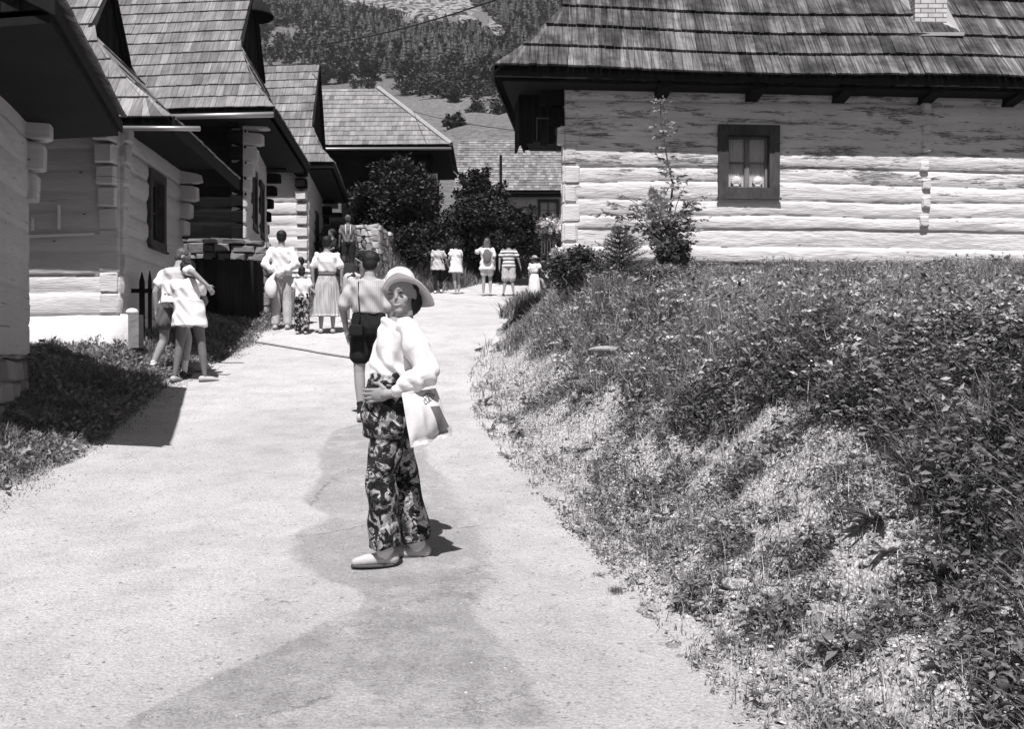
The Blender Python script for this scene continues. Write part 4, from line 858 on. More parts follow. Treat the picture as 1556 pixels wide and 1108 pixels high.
stone(395, 462, .30, 'large white stone at the end of the plank enclosure', .6)
stone(412, 447, .13, 'small white stone above the large white one by the enclosure', .7)
stone(292, 565, .24, 'grey flat stone at the feet of the bending couple', .4)
stone(215, 572, .13, 'pale flat stone in the grass left of the bending couple', .35)
stone(1220, 762, .035, 'pale stone standing on the bare gravel patch left of the long leaved plant', .9)
stone(1155, 1075, .05, 'pale stone at the bottom of the bank slope', .6)
stone(730, 428, .16, 'pale stone at the far verge behind the walker with backpack', .5)
# dock rosettes
def dock(px, py, n, L, label, mat='leaf_dark', upr=.5, nr=20):
    p = gp(px, py); r_ = np.random.default_rng(int(px)); root = empty('dock_plant', p, label, 'plant', 'long leaved plants on the bank')
    for i in range(n):
        a = 2*math.pi*i/n+r_.uniform(-.3, .3); l = L*r_.uniform(.6, 1.1); up = upr*r_.uniform(.4, 1.3); m = MB(); K = 9; vs = []; fs = []
        d = np.array([math.cos(a), math.sin(a), 0]); s = np.array([-d[1], d[0], 0])
        for k in range(K+1):
            t = k/K; w = l*.085*math.sin(math.pi*min(t*1.02, 1)**.8)*(1+.12*math.sin(k*2.3+i))+.004; c = p+d*l*t*math.cos(up*.8*(1-t))+np.array([0, 0, l*(up*t-up*.75*t*t)+.015+.02*t])
            vs += [c-s*w+np.array([0, 0, w*.35]), c-np.array([0, 0, .002]), c+s*w+np.array([0, 0, w*.35])]
        for k in range(K): b = k*3; fs += [(b, b+1, b+4, b+3), (b+1, b+2, b+5, b+4)]
        m.add(vs, fs, r_.uniform(.7, 1.5)); m.build('leaf', M[mat], root, True)
dock(1332, 800, 13, .22, 'dark long leaved rosette spread on the bare gravel of the bank')
dock(1350, 850, 9, .15, 'smaller long leaved rosette just below the big spread one', 'leaf')
dock(1430, 905, 12, .20, 'upright dark tuft of long leaves near the lower right of the bank', upr=1.6)
dock(1125, 745, 9, .15, 'leafy rosette by a pale stone left of the bare gravel patch')
dock(1048, 655, 9, .20, 'upright long leaved plant on the middle of the bank', upr=1.7)
dock(880, 690, 8, .14, 'low leafy rosette on the left slope of the bank', 'leaf')
def tuft(px, py, n, h, label):
    p = gp(px, py); x = p[0]+rng.normal(0, h*.35, n); y = p[1]+rng.normal(0, h*.35, n); g1 = blades(x, y, TZ(x, y), rng.uniform(.4, 1, n)*h, np.full(n, .004), 1.2)
    o = mesh_np('grass_tuft', g1[0], g1[1], M['grass'], None, g1[2]*.8); tag(o, label, 'grass tuft', 'grass tufts at the track edge')
tuft(938, 905, 160, .055, 'lone small grass tuft growing in the track right of the dark patch')
tuft(910, 880, 70, .04, 'tiny grass tuft just above the lone one on the track')
tuft(1105, 985, 130, .07, 'grass tuft at the foot of the bank near its bottom')
# ------------------------------------------------------------------ bushes and trees
def crown(c, rad, n, L, seed, hollow=.55, clump=9, ground=None, dirz=(-.4, .9)):
    r = np.random.default_rng(seed); c = np.asarray(c, float); rad = np.asarray(rad, float)
    cc = unit(clump, r, -.6, 1)*r.uniform(.35, .85, (clump, 1)); cr = r.uniform(.28, .55, clump); k = r.integers(0, clump, n)
    p = cc[k]+unit(n, r, -1, 1)*cr[k][:, None]*r.uniform(hollow, 1.05, (n, 1)); p = c+p*rad
    sh = r.random(n) < .16; ns_ = 26; sd_ = unit(ns_, r, -.2, 1); q_ = r.integers(0, ns_, n); p = np.where(sh[:, None], c+sd_[q_]*rad*(.75+.36*r.random((n, 1)))+r.normal(0, .05, (n, 3))*rad, p)
    if ground is not None: p[:, 2] = np.maximum(p[:, 2], TZ(p[:, 0], p[:, 1])+.03)
    d = unit(n, r, *dirz); l = L*r.uniform(.5, 1.3, n); v, f, t = leaves(p, d, l, l*.55, r); return v, f, t*np.repeat(r.uniform(.6, 1.35, clump)[k], 6)
def trunk(mb, a, b, r0, r1, seed=0, n=6, wob=.06):
    r = np.random.default_rng(seed); a = np.asarray(a, float); b = np.asarray(b, float); pts = [a+(b-a)*i/n+(r.normal(0, wob, 3)*(0 < i < n)) for i in range(n+1)]; mb.tube(pts, list(np.linspace(r0, r1, n+1)), 7); return pts
def bush(name, label, cat, px, py, D, rad, n, L, mat, seed, clump=12, group=None, stems=5):
    c = W(px, py, D); g0 = np.array([c[0], D, float(TZ(c[0], D))]); root = empty(name, g0, label, cat, group); m = MB()
    r = np.random.default_rng(seed)
    for i in range(stems):
        e = c+unit(1, r, -.2, .8)[0]*np.asarray(rad)*.7; trunk(m, g0+np.array([r.normal(0, .08), r.normal(0, .08), -.05]), e, .035*max(rad)**.5, .008, seed+i)
    m.build('trunk', M['bark'], root, True); v, f, t = crown(c, rad, n, L, seed, clump=clump, ground=True); mesh_np('crown', v, f, mat, root, t); return root
GB = 'dark bushes at the end of the track'
bush('dark_bush', 'tall dense dark bush in front of the timber house, with ragged top', 'bush', 605, 318, 33.5, (1.5, 1.3, 1.55), 22000, .13, M['bush'], 201, 22, GB)
bush('dark_bush', 'lower dark bush filling the foot of the timber house left of its corner', 'bush', 640, 382, 32.5, (1.3, 1.1, .85), 12000, .13, M['bush'], 202, 14, GB)
bush('dark_bush', 'dark bush right of the timber house corner, standing highest below the tiled roof', 'bush', 728, 318, 37, (1.1, 1.1, 1.4), 13000, .14, M['bush'], 203, 14, GB)
bush('dark_bush', 'broad dark bush behind the backpack walker', 'bush', 750, 360, 35.5, (1.9, 1.4, 1.35), 20000, .14, M['bush'], 204, 18, GB)
bush('dark_bush', 'dark bush left of the little picket fence, reaching the white cottage corner', 'bush', 805, 368, 34, (1.05, 1.2, 1.1), 13000, .13, M['bush'], 205, 12, GB)
bush('dark_bush', 'dark bush between timber house and striped walker, mid height', 'bush', 692, 385, 36.5, (.9, .8, .9), 7000, .14, M['bush'], 206, 12, GB)
bush('low_shrub', 'low leafy shrub at the bottom corner of the white cottage', 'bush', 876, 415, 13.6, (.36, .36, .30), 4600, .055, M['leaf_dark'], 211, 12, 'shrubs at the foot of the white cottage')
bush('low_shrub', 'dark leafy shrub wrapped round the foot of the thin young tree', 'bush', 1022, 392, 15.0, (.30, .26, .27), 2600, .06, M['leaf_dark'], 212, 10, 'shrubs at the foot of the white cottage')
bush('low_shrub', 'loose small leaved shrub between the spruce and the thin young tree', 'bush', 985, 420, 14.0, (.40, .3, .16), 2600, .05, M['leaf'], 213, 9, 'shrubs at the foot of the white cottage')
# young spruce
p = gp(942, 440, 3, 16); p = np.array([W(942, 440, 13.8)[0], 13.8, float(TZ(W(942, 440, 13.8)[0], 13.8))]); root = empty('young_spruce', p, 'small bushy spruce in front of the white cottage wall', 'spruce'); m = MB(); H = 0.98; trunk(m, p-np.array([0, 0, .1]), p+np.array([0, 0, H]), .03, .006, 3, 6, .008); nd = []
for lv in range(13):
    z = .06+H*.93*lv/13; n = 11; Rr = .62*(1-z/H*.86)*(.9+.25*rng.random())
    for i in range(n):
        a = 2*math.pi*(i+rng.random()*.7)/n+lv; l = Rr*rng.uniform(.75, 1.1); e = p+np.array([math.cos(a)*l, math.sin(a)*l, z+l*rng.uniform(.25, .55)]); s = p+np.array([0, 0, z]); m.tube([s, (s+e)/2-np.array([0, 0, .03*l]), e], [.008, .006, .003], 5)
        K = int(70*l/.4)+12; t = rng.uniform(.12, 1, K)[:, None]; c = s+(e-s)*t-np.array([0, 0, .03*l])*(4*t*(1-t)); ax = (e-s)/np.linalg.norm(e-s); dd = unit(K, rng, -1, 1)*.9+ax*.7+np.array([0, 0, .1]); dd /= np.linalg.norm(dd, axis=1, keepdims=True); nd.append(leaves(c, dd, rng.uniform(.03, .06, K), .007, up=0))
m.build('trunk', M['bark'], root, True); v, f, t = merge(nd); mesh_np('crown', v, f, M['leaf_dark'], root, t*1.4)
# thin young ash-like tree against the wall
p = np.array([W(1018, 400, 15.4)[0], 15.35, EZ+1.3]); root = empty('thin_tree', p, 'thin young tree with sparse feathery leaves against the white cottage wall', 'young tree'); m = MB()
pts = [p, W(1015, 350, 15.4), W(1022, 280, 15.4), W(1010, 225, 15.4), W(1003, 170, 15.4), W(1004, 152, 15.4)]; m.tube(pts, [.028, .022, .016, .011, .006, .003], 7); lf = []
def pinnate(s, d, L):
    d = np.asarray(d, float); d /= np.linalg.norm(d); e = s+d*L; m.tube([s, s+d*L*.5+np.array([0, 0, .01]), e-np.array([0, 0, L*.15])], [.004, .003, .002], 4); n = 5; sd_ = np.cross(d, (0, 0, 1)); sd_ /= np.linalg.norm(sd_)+1e-9
    for i in range(n):
        q = s+d*L*(.3+.7*i/n)-np.array([0, 0, L*.15*(i/n)**2])
        for g_ in (-1, 1):
            dd = d*.6+sd_*g_*.8-np.array([0, 0, rng.uniform(.1, .7)]); dd /= np.linalg.norm(dd); lf.append(leaves(q[None], dd[None], np.array([L*.5]), np.array([L*.19])))
    lf.append(leaves(e[None], d[None], np.array([L*.5]), np.array([L*.2])))
PT = np.array(pts)
for i in range(46):
    t = rng.random()**.75; yv = t*4.99; k = int(yv); s = PT[k]+(PT[k+1]-PT[k])*(yv-k); a = rng.uniform(0, 6.28); L = rng.uniform(.14, .26)*(1.25-.75*t)
    pinnate(s, (math.cos(a), math.sin(a)*.7, rng.uniform(-.1, .7)), L)
for px, py in ((935, 345), (950, 325), (965, 350), (985, 335), (1045, 310), (1050, 345), (1000, 325), (960, 365), (1030, 330), (915, 322), (932, 308), (948, 298), (985, 288), (1040, 283), (1058, 300), (1060, 335), (925, 340)):
    e = W(px, py, 15.2); m.tube([PT[0]+(PT[1]-PT[0])*.6, (PT[1]+e)/2+np.array([0, 0, .05]), e], [.01, .007, .003], 5)
    for j in range(6):
        a = rng.uniform(0, 6.28); pinnate(e+(PT[1]-e)*rng.uniform(0, .5), (math.cos(a), math.sin(a), rng.uniform(-.2, .6)), rng.uniform(.14, .24))
for j in range(60):
    a = rng.uniform(0, 6.28); pinnate(PT[1]+rng.normal(0, .13, 3)-np.array([0, 0, .08]), (math.cos(a), math.sin(a), rng.uniform(-.2, .9)), rng.uniform(.12, .22))
m.build('trunk', M['bark'], root, True); v, f, t = merge(lf); mesh_np('crown', v, f, M['leaf'], root, t*1.2)
# climbing stems on cottage and vines
bush('low_shrub', 'dark leafy bush between the log cottages behind the seated people', 'bush', 512, 372, 30, (.55, .5, .6), 3500, .11, M['leaf_dark'], 215, 8, GB)
# ------------------------------------------------------------------ hillside: cliff, forest, meadow bushes
def conifer_arrays(x, y, z, H, seed, layers=6, seg=8):
    r = np.random.default_rng(seed); n = len(x); V = []; Fc = []; T = []; vn = layers*(seg*2+1)
    V = np.empty((n, vn, 3)); f = []; tr = r.uniform(.6, 1.4, n)
    for l in range(layers):
        t = l/layers; b = l*(seg*2+1); r0 = (1-t*.86)*.34; z0 = .08+.86*t; V[:, b, 0] = x; V[:, b, 1] = y; V[:, b, 2] = z+H*min(z0+.30, 1.0)
        for s in range(seg*2):
            a = math.pi*s/seg+r.uniform(-.15, .15, n); rr = H*r0*r.uniform(.7, 1.25, n)*(1.0 if s % 2 else .55)
            V[:, b+1+s, 0] = x+rr*np.cos(a); V[:, b+1+s, 1] = y+rr*np.sin(a); V[:, b+1+s, 2] = z+H*(z0+(-.03 if s % 2 else .03)*1.0)
        for s in range(seg*2): f.append((b, b+1+s, b+1+(s+1) % (seg*2)))
    Fc = ((np.arange(n)*vn)[:, None, None]+np.array(f)[None]).reshape(-1, 3); return V.reshape(-1, 3), Fc, np.repeat(tr, vn)
n = 5200; y = 235+485*rng.random(n)**.8; x = (rng.uniform(330, 900, n)-778)/F*y*1.0+rng.uniform(-8, 8, n)
zz = TZ(x, y); py = 540-F*(zz-EZ)/y; pxx = 778+F*x/y
line = np.interp(pxx, [360, 480, 560, 640, 700, 760, 900], [96, 104, 112, 124, 132, 138, 140])+10*fbm(x/9, y/9, 88, 3)
dn = np.clip((line-py)/26, 0, 1); k = (rng.random(n) < .10+.90*dn) & (py < line+4) & ~((abs(pxx-450) < 35) & (abs(py-50) < 5)) & ~inpoly(pxx+12*fbm(x/6, y/6, 77, 2), py+14*fbm(x/5, y/5, 78, 2), [(495, -60), (500, 6), (560, 26), (600, 34), (640, 50), (655, 50), (680, 40), (722, 56), (745, 64), (765, 72), (775, 60), (745, 20), (715, 6), (690, -60)]); x, y, zz = x[k], y[k], zz[k]
H = rng.uniform(4, 9.5, len(x))*(1+.8*fbm(x/25, y/25, 79, 2)); H = np.where(y < 330, H*.55, H)
rd = rng.random(len(x)) < np.clip(.45+1.2*fbm(x/30, y/30, 83, 2), .1, .9); bx, by, bz = x[rd], y[rd], zz[rd]; A_ = conifer_arrays(x[~rd], y[~rd], zz[~rd]-.5, H[~rd], 5)
nb = len(bx); rb = rng.uniform(1.6, 3.6, nb); K_ = 46; dd = unit(nb*K_, rng, -.5, 1); cb = np.stack([np.repeat(bx, K_), np.repeat(by, K_), np.repeat(bz+rb*.8, K_)], 1)+dd*(np.repeat(rb, K_)*rng.uniform(.6, 1.05, nb*K_))[:, None]; Lb = np.repeat(rb, K_)*rng.uniform(.4, .75, nb*K_)
B_ = leaves(cb, unit(nb*K_, rng, -.6, .8), Lb, Lb*.8); TB = np.repeat(np.repeat(rng.uniform(.6, 1.5, nb), K_), 6); o = mesh_np('forest_broadleaf', B_[0], B_[1], M['forest'], None, B_[2]*TB*.8); tag(o, 'rounded broadleaf trees mixed through the hillside forest', 'forest', kind='stuff')
v, f, t = A_; o = mesh_np('forest', v, f, M['forest'], None, t); tag(o, 'dark conifer forest covering the hillside', 'forest', kind='stuff')
# broadleaf scrub mass at the wood's lower edge
sc = []; kk = 0
for i in range(230):
    yy_ = rng.uniform(235, 330); xx_ = (rng.uniform(350, 880)-778)/F*yy_; z_ = float(TZ(xx_, yy_)); pyy = 540-F*(z_-EZ)/yy_; pq = 778+F*xx_/yy_; ln = np.interp(pq, [360, 480, 560, 640, 700, 760, 900], [96, 106, 118, 128, 138, 142, 144])
    if abs(pyy-ln) > 22: continue
    r_ = rng.uniform(1.6, 3.6); sc.append(crown((xx_, yy_, z_+r_*.7), (r_, r_, r_), 260, 1.0, 900+i, .7, 6))
v, f, t = merge(sc); o = mesh_np('scrub', v, f, M['meadow_leaf'], None, t); tag(o, 'leafy scrub along the lower edge of the forest', 'scrub', kind='stuff')
hb = [(668, 143, 200, 1.5, 'round bush at the top edge of the meadow, above the timber house hip'), (690, 150, 190, 1.3, 'small bush on the meadow edge right of the round one'), (560, 120, 215, 2.4, 'large rounded bush over the timber house ridge'),
      (725, 178, 165, 1.7, 'lone bush in the middle of the meadow'), (692, 200, 150, 2.0, 'bush on the meadow just above the hip of the timber house'), (765, 196, 150, 2.6, 'dark bush on the meadow next to the white cottage roof corner'), (620, 128, 220, 2.6, 'bushy tree on the left of the meadow rim'),
      (645, 137, 210, 1.9, 'bush between the left rim tree and the round bush'), (735, 138, 210, 2.6, 'wide bush below the forest near the white cottage roof'), (520, 112, 215, 2.6, 'rounded bush above the left part of the timber house ridge'), (752, 212, 140, 1.6, 'bush above the small-tiled roof by the cottage eave'), (480, 95, 220, 2.2, 'bush above the pale cottage gable')]
for i, (px, py_, D, r_, lb) in enumerate(hb):
    x_ = (px-778)/F*D; ys_ = np.arange(118, 340, .5); xs_ = (px-778)/F*ys_; pp = 540-F*(TZ(xs_, ys_)-EZ)/ys_; j = np.argmin(abs(pp-py_-6)); D = ys_[j]; x_ = xs_[j]; z_ = float(TZ(x_, D)); r_ = r_*D/190
    root = empty('meadow_bush', (x_, D, z_), lb, 'bush', 'bushes on the meadow'); m = MB(); trunk(m, (x_, D, z_-.3), (x_, D, z_+r_*1.2), .12, .04, i); m.build('trunk', M['bark'], root)
    v, f, t = crown((x_, D, z_+r_*.85), (r_, r_, r_*1.05), 900, .75*r_/2+.2, 300+i, .5, 9); mesh_np('crown', v, f, M['meadow_leaf'], root, t)
# limestone cliff rising out of the wood
def cliff(name, label, pts, D0):
    lo = np.array([p[0] for p in pts]); nx = 110; nz = 46; u = np.linspace(0, 1, nx); vv = np.linspace(0, 1, nz); U_, V_ = np.meshgrid(u, vv)
    px = lo[0]+(lo[-1]-lo[0])*U_; top = np.interp(px, lo, [p[1] for p in pts]); bot = np.interp(px, lo, [p[2] for p in pts])
    # footprint follows the hill, the face stands proud and steeper than the slope
    py = bot+(top-bot)*V_; sc_ = np.arange(260, 720, 2.0); DD = np.empty(px.shape)
    for i_ in range(nz):
        X_ = (px[i_][:, None]-778)/F*sc_[None]; Pq = 540-F*(TZ(X_, np.broadcast_to(sc_, X_.shape))-EZ)/sc_[None]; hit = Pq <= py[i_][:, None]; DD[i_] = np.where(hit.any(1), sc_[hit.argmax(1)], 700)
    for _ in range(6): DD[:, 1:-1] = (DD[:, :-2]+DD[:, 1:-1]+DD[:, 2:])/3; DD[1:-1] = (DD[:-2]+DD[1:-1]+DD[2:])/3
    xw = (px-778)/F*DD; e = np.clip(np.minimum(np.minimum(U_, 1-U_)*9, np.minimum(V_, 1-V_)*6), 0, 1); D = DD+5-e*(17+14*fbm(xw/9, V_*3, 93, 5)+14*np.abs(fbm(xw/4, V_*7, 95, 4)))
    xw = (px-778)/F*D; z = EZ+(540-py)/F*D; V = np.stack([xw.ravel(), D.ravel(), z.ravel()], 1); back = V+np.array([0, 60, -5]); N = len(V)
    i = (np.arange(nz-1)[:, None]*nx+np.arange(nx-1)[None, :]).ravel(); F1 = np.stack([i, i+1, i+nx+1, i+nx], 1); rim = list(range(nx))+[k*nx+nx-1 for k in range(1, nz)]+[(nz-1)*nx+k for k in range(nx-2, -1, -1)]+[k*nx for k in range(nz-2, 0, -1)]
    rm = np.array(rim); r2 = np.roll(rm, -1); F2 = np.stack([r2, rm, rm+N, r2+N], 1); return mesh_np(name, np.concatenate([V, back]), np.concatenate([F1, F2]), M['cliff'], None)
t = NT('cliff'); a = t.noise((.22, .1, .09), 1, 8, .75); b = t.noise((.6, .6, .25), 1, 6, .75); t.base(t.math('MULTIPLY', t.ramp(a, .45, .53, .02, .34), t.ramp(b, .3, .7, .5, 1.15))); t.bump(b, .8, 1.0); M['cliff'] = t.done(.95)
def find(px, py, lo=300, hi=690):
    ys_ = np.arange(lo, hi, 1.); xs_ = (px-778)/F*ys_; pp = 540-F*(TZ(xs_, ys_)-EZ)/ys_; return ys_[np.argmin(abs(pp-py))]
D0 = find(640, 25); o = cliff('rock_cliff', None, [(495, -30, 8), (560, -30, 14), (600, -30, 22), (640, -30, 38), (680, -25, 30), (715, 0, 26), (728, 12, 24)], D0-8); tag(o, kind='structure')
D0 = find(715, 35); o = cliff('rock_cliff', None, [(694, 22, 34), (706, 20, 44), (722, 26, 50), (733, 40, 46)], D0-6); tag(o, kind='structure')
D0 = find(790, 40); o = cliff('rock_cliff', None, [(740, 30, 36), (748, 28, 56), (762, 38, 60), (770, 52, 58)], D0-4); tag(o, kind='structure')
# ------------------------------------------------------------------ props
# plank enclosure below the dark cottage
A = W(308, 500, 17.3); zt_ = EZ+1.72; root = empty('plank_enclosure', (-5, 17.5, EZ+.4), 'dark weathered plank enclosure under the stone base behind the couple', 'enclosure')
pA = np.array([-5.75, 17.15]); pB = np.array([-4.62, 17.6]); pC = np.array([-4.58, 18.9])
m = MB()
for a, b in ((pA, pB), (pB, pC)):
    L = np.linalg.norm(b-a); u = (b-a)/L; n_ = np.array([u[1], -u[0]]); c = 0
    while c < L:
        w_ = rng.uniform(.08, .14); q = a+u*c+n_*rng.uniform(0, .015); gz = float(TZ(q[0], q[1]))-.1; m.obox((q[0], q[1], gz), np.append(u, 0)*(w_+.004), -np.append(n_, 0)*.025, (0, 0, zt_-gz-rng.uniform(0, .05)), rng.uniform(.6, 1.3)); c += w_
m.build('planking', M['board_dark'], root); m = MB(); 
for a, b in ((pA, pB), (pB, pC)):
    u = (b-a)/np.linalg.norm(b-a); n_ = np.array([u[1], -u[0]])
    for z in (EZ+.9, EZ+1.5): m.obox((a[0]-n_[0]*.03, a[1]-n_[1]*.03, z), np.append(b-a, 0), -np.append(n_, 0)*.05, (0, 0, .09))
m.build('rail', M['board_dark'], root)
root = empty('dry_stone_wall', (-4.9, 18.3, EZ+1), 'rough dry stone wall topping the plank enclosure, lit at its right end', 'stone wall'); m = MB(); masonry(m, (-5.6, 18.0), (-4.52, 18.35), EZ+1.55, EZ+2.12, np.array([.2, -1.]), .5, (.18, .45), (.09, .17), .06); masonry(m, (-4.52, 18.35), (-4.55, 19.2), EZ+.2, EZ+2.08, np.array([1., 0]), .4, (.2, .4), (.1, .18), .05); m.build('stonework', M['stone'], root)
# little pointed stakes with a cross rail
root = empty('picket_fence', W(218, 505, 14.4), 'two dark pointed stakes with a cross rail beside the log corner', 'fence'); 
for px, top in ((216, 413), (228, 411)):
    a = W(px, 505, 14.4); b = W(px, top, 14.4); m = MB(); w_ = .035 if px == 216 else .022; z1 = b[2]-.15; m.hexa([(a[0]-w_, a[1]-.02, a[2]-.1), (a[0]+w_, a[1]-.02, a[2]-.1), (a[0]+w_, a[1]+.02, a[2]-.1), (a[0]-w_, a[1]+.02, a[2]-.1), (a[0]-w_, a[1]-.02, z1), (a[0]+w_, a[1]-.02, z1), (a[0]+w_, a[1]+.02, z1), (a[0]-w_, a[1]+.02, z1)])
    m.hexa([(a[0]-w_, a[1]-.02, z1), (a[0]+w_, a[1]-.02, z1), (a[0]+w_, a[1]+.02, z1), (a[0]-w_, a[1]+.02, z1), (a[0]-.004, a[1]-.004, b[2]), (a[0]+.004, a[1]-.004, b[2]), (a[0]+.004, a[1]+.004, b[2]), (a[0]-.004, a[1]+.004, b[2])]); m.build('stake', M['board_dark'], root)
m = MB(); a = W(197, 442, 14.36); b = W(236, 441, 14.36); m.box((a[0], 14.34, a[2]-.03), (b[0], 14.375, a[2]+.03)); m.build('rail', M['board_dark'], root)
root = empty('boundary_post', W(203, 510, 13.9), 'short grey post with a white rounded cap at the log corner', 'post'); a = W(196, 512, 13.75); b = W(212, 478, 13.75); m = MB(); m.box((a[0], 13.72, a[2]-.15), (b[0], 13.9, b[2])); m.build('shaft', M['stone'], root)
m = MB(); c = W(199, 474, 13.75); m.ell((c[0]+.0, 13.8, c[2]), (.085, 0, 0), (0, .08, 0), (0, 0, .055)); m.build('cap', M['white'], root, True, False)
# pale stone wall in front of the timber house
p0 = W(498, 400, 30.5); p1 = W(576, 400, 30.0); z1 = W(540, 340, 30)[2]; root = empty('garden_wall', (p0[0]+.8, 30.3, EZ+2.3), 'pale rough stone wall below the timber house, behind the seated people', 'stone wall'); m = MB()
masonry(m, p0, p1, EZ+1.6, z1, np.array([.0, -1.]), .5, (.25, .7), (.12, .26), .07); masonry(m, p1, (p1[0]+.3, 33.5), EZ+1.6, z1-.05, np.array([1., .0]), .4, (.3, .6), (.15, .25), .05); m.build('stonework', M['stone_lit'], root)
# iron picket gate and gate pillar at the cottage corner
root = empty('iron_fence', W(833, 390, 30), 'little dark iron picket fence between bush and white cottage corner', 'fence'); m = MB()
a = W(822, 372, 30); b = W(848, 350, 30)
for i in range(6):
    x_ = W(823+4.4*i, 0, 30)[0]; m = MB(); m.box((x_-.022, 29.98, EZ+2.5), (x_+.022, 30.02, b[2]+.02*(i % 2))); m.hexa([(x_-.03, 29.97, b[2]), (x_+.03, 29.97, b[2]), (x_+.03, 30.03, b[2]), (x_-.03, 30.03, b[2]), (x_-.003, 29.997, b[2]+.1), (x_+.003, 29.997, b[2]+.1), (x_+.003, 30.003, b[2]+.1), (x_-.003, 30.003, b[2]+.1)]); m.build('picket', M['frame_dark'], root)
for z in (2.9, 3.55): m = MB(); m.box((a[0]-.02, 30.025, EZ+z), (W(850, 0, 30)[0], 30.06, EZ+z+.05)); m.build('rail', M['frame_dark'], root)
root = empty('gate_pillar', W(846, 395, 26), 'grey stone gate pillar tucked against the white cottage corner', 'pillar'); m = MB(); a = W(836, 400, 26); b = W(857, 376, 26); masonry(m, (a[0], 26), (b[0]+.3, 26), EZ+1.2, b[2], np.array([0, -1.]), .35, (.2, .4), (.12, .2), .02); m.build('shaft', M['stone'], root)
root = empty('rose_bush', W(835, 350, 28), 'bush with big white blossoms beside the white cottage corner', 'flowering bush'); v, f, t = crown(W(838, 352, 28), (.42, .4, .42), 1800, .09, 555, .4, 8); mesh_np('crown', v, f, M['leaf'], root, t); v, f, t = crown(W(838, 347, 27.7), (.38, .3, .22), 420, .12, 556, .4, 7); mesh_np('blossom', v, f, M['flower'], root, t*1.2)
m = MB(); c = W(838, 352, 28); trunk(m, (c[0], 28, float(TZ(c[0], 28.))), c, .03, .01, 4); m.build('trunk', M['bark'], root)
# pale flowering plant at the corner (foreground side)
g1 = crown(W(872, 385, 15.0), (.35, .2, .16), 330, .06, 560, .3, 6); root = empty('flowering_weed', W(872, 395, 15.0), 'pale blossoming weed at the foot of the white cottage corner', 'flowering weed'); mesh_np('blossom', g1[0], g1[1], M['flower'], root, g1[2]*1.2)
g1 = crown(W(880, 398, 14.9), (.42, .25, .22), 1700, .06, 561, .3, 8); mesh_np('foliage', g1[0], g1[1], M['leaf'], root, g1[2]*1.2)
# timber drain across the track
a = gp(388, 523); b = gp(560, 551); m = MB(); K = 24
for i in range(K):
    t0, t1 = i/K, (i+1)/K; P0, P1 = a+(b-a)*t0, a+(b-a)*t1; P0[2] = float(TZ(P0[0], P0[1])); P1[2] = float(TZ(P1[0], P1[1])); d = np.array([.0, .07, 0])
    for off, hgt, wd in ((0, .02, .035), (.11, .03, .035)):
        o1 = P0+np.array([0, off, 0]); o2 = P1+np.array([0, off, 0]); w_ = np.array([0, wd, 0]); m.hexa([o1-np.array([0, 0, .02]), o2-np.array([0, 0, .02]), o2+w_-np.array([0, 0, .02]), o1+w_-np.array([0, 0, .02]), o1+np.array([0, 0, hgt+.01]), o2+np.array([0, 0, hgt+.01]), o2+w_+np.array([0, 0, hgt+.01]), o1+w_+np.array([0, 0, hgt+.01])])
o = m.build('drain_channel', M['frame_dark'], None); tag(o, 'dark narrow drain channel crossing the pale track', 'drain')
# overhead wires
def wire(pts, label, r, sag):
    a, b = np.array(pts[0], float), np.array(pts[1], float); P = [a+(b-a)*t-np.array([0, 0, sag*4*t*(1-t)]) for t in np.linspace(0, 1, 25)]; m = MB(); m.tube(P, r, 6); o = m.build('overhead_wire', M['cable'], None, True, False); tag(o, label, 'wire', 'overhead wires')
wire((W(470, 70, 29.9), W(900, -55, 17.5)), 'dark wire slanting up across the forested hillside', .016, .25)
wire((W(622, 168, 38.5), W(860, 206, 20.5)), 'thin wire from the timber house hip to the white cottage gallery', .010, .12)
# ------------------------------------------------------------------ people
def clothmat(name, v, amt=.12, sc=25, bump=.3):
    return plain(name, v, amt, sc, .9, False, bump, .01)
M['skin'] = plain('skin', .30, .1, 12, .55); M['skin_tan'] = plain('skin_tan', .16, .12, 12, .55); M['skin_face'] = plain('skin_face', .27, .12, 14, .5)
M['hair'] = plain('hair', .018, .5, 60, .5, False, .8, .01); M['hair_fair'] = plain('hair_fair', .14, .5, 60, .5, False, .8, .01); M['hair_grey'] = plain('hair_grey', .09, .5, 60, .5)
M['cl_white'] = clothmat('cl_white', .74, .08); M['hat'] = leafmat('hat', .84, .3, False); M['cl_cream'] = clothmat('cl_cream', .62); M['cl_grey'] = clothmat('cl_grey', .34); M['cl_light'] = clothmat('cl_light', .45); M['cl_mid'] = clothmat('cl_mid', .14, .25)
M['cl_dark'] = clothmat('cl_dark', .022, .4); M['cl_black'] = clothmat('cl_black', .012, .3); M['shoe_light'] = plain('shoe_light', .42, .15, 20, .7); M['shoe_dark'] = plain('shoe_dark', .03, .2, 20, .5); M['sole'] = plain('sole', .07, .2, 20, .8)
t = NT('floral'); a = t.vor((11, 11, 9)); b = t.noise(22, 1, 4, .6, .8); c = t.noise(8, 1, 3); d_ = t.noise(13, 1, 5, .62, 1.6); x = t.mix(t.ramp(t.math('ADD', d_, t.math('MULTIPLY', a, .12)), .55, .61), .014, .32)
x = t.math('MULTIPLY', x, t.ramp(b, .35, .65, .35, 1.3)); x = t.math('MULTIPLY', x, t.ramp(c, .36, .50, .15, 1.2)); t.base(x); M['floral'] = t.done(.85)
t = NT('striped'); sx = t.n.new('ShaderNodeSeparateXYZ'); t.l.new(t.co, sx.inputs[0]); s_ = t.math('SINE', t.math('MULTIPLY', sx.outputs['Z'], 62.0)); t.base(t.ramp(s_, -.1, .1, .12, .75)); M['striped'] = t.done(.9)
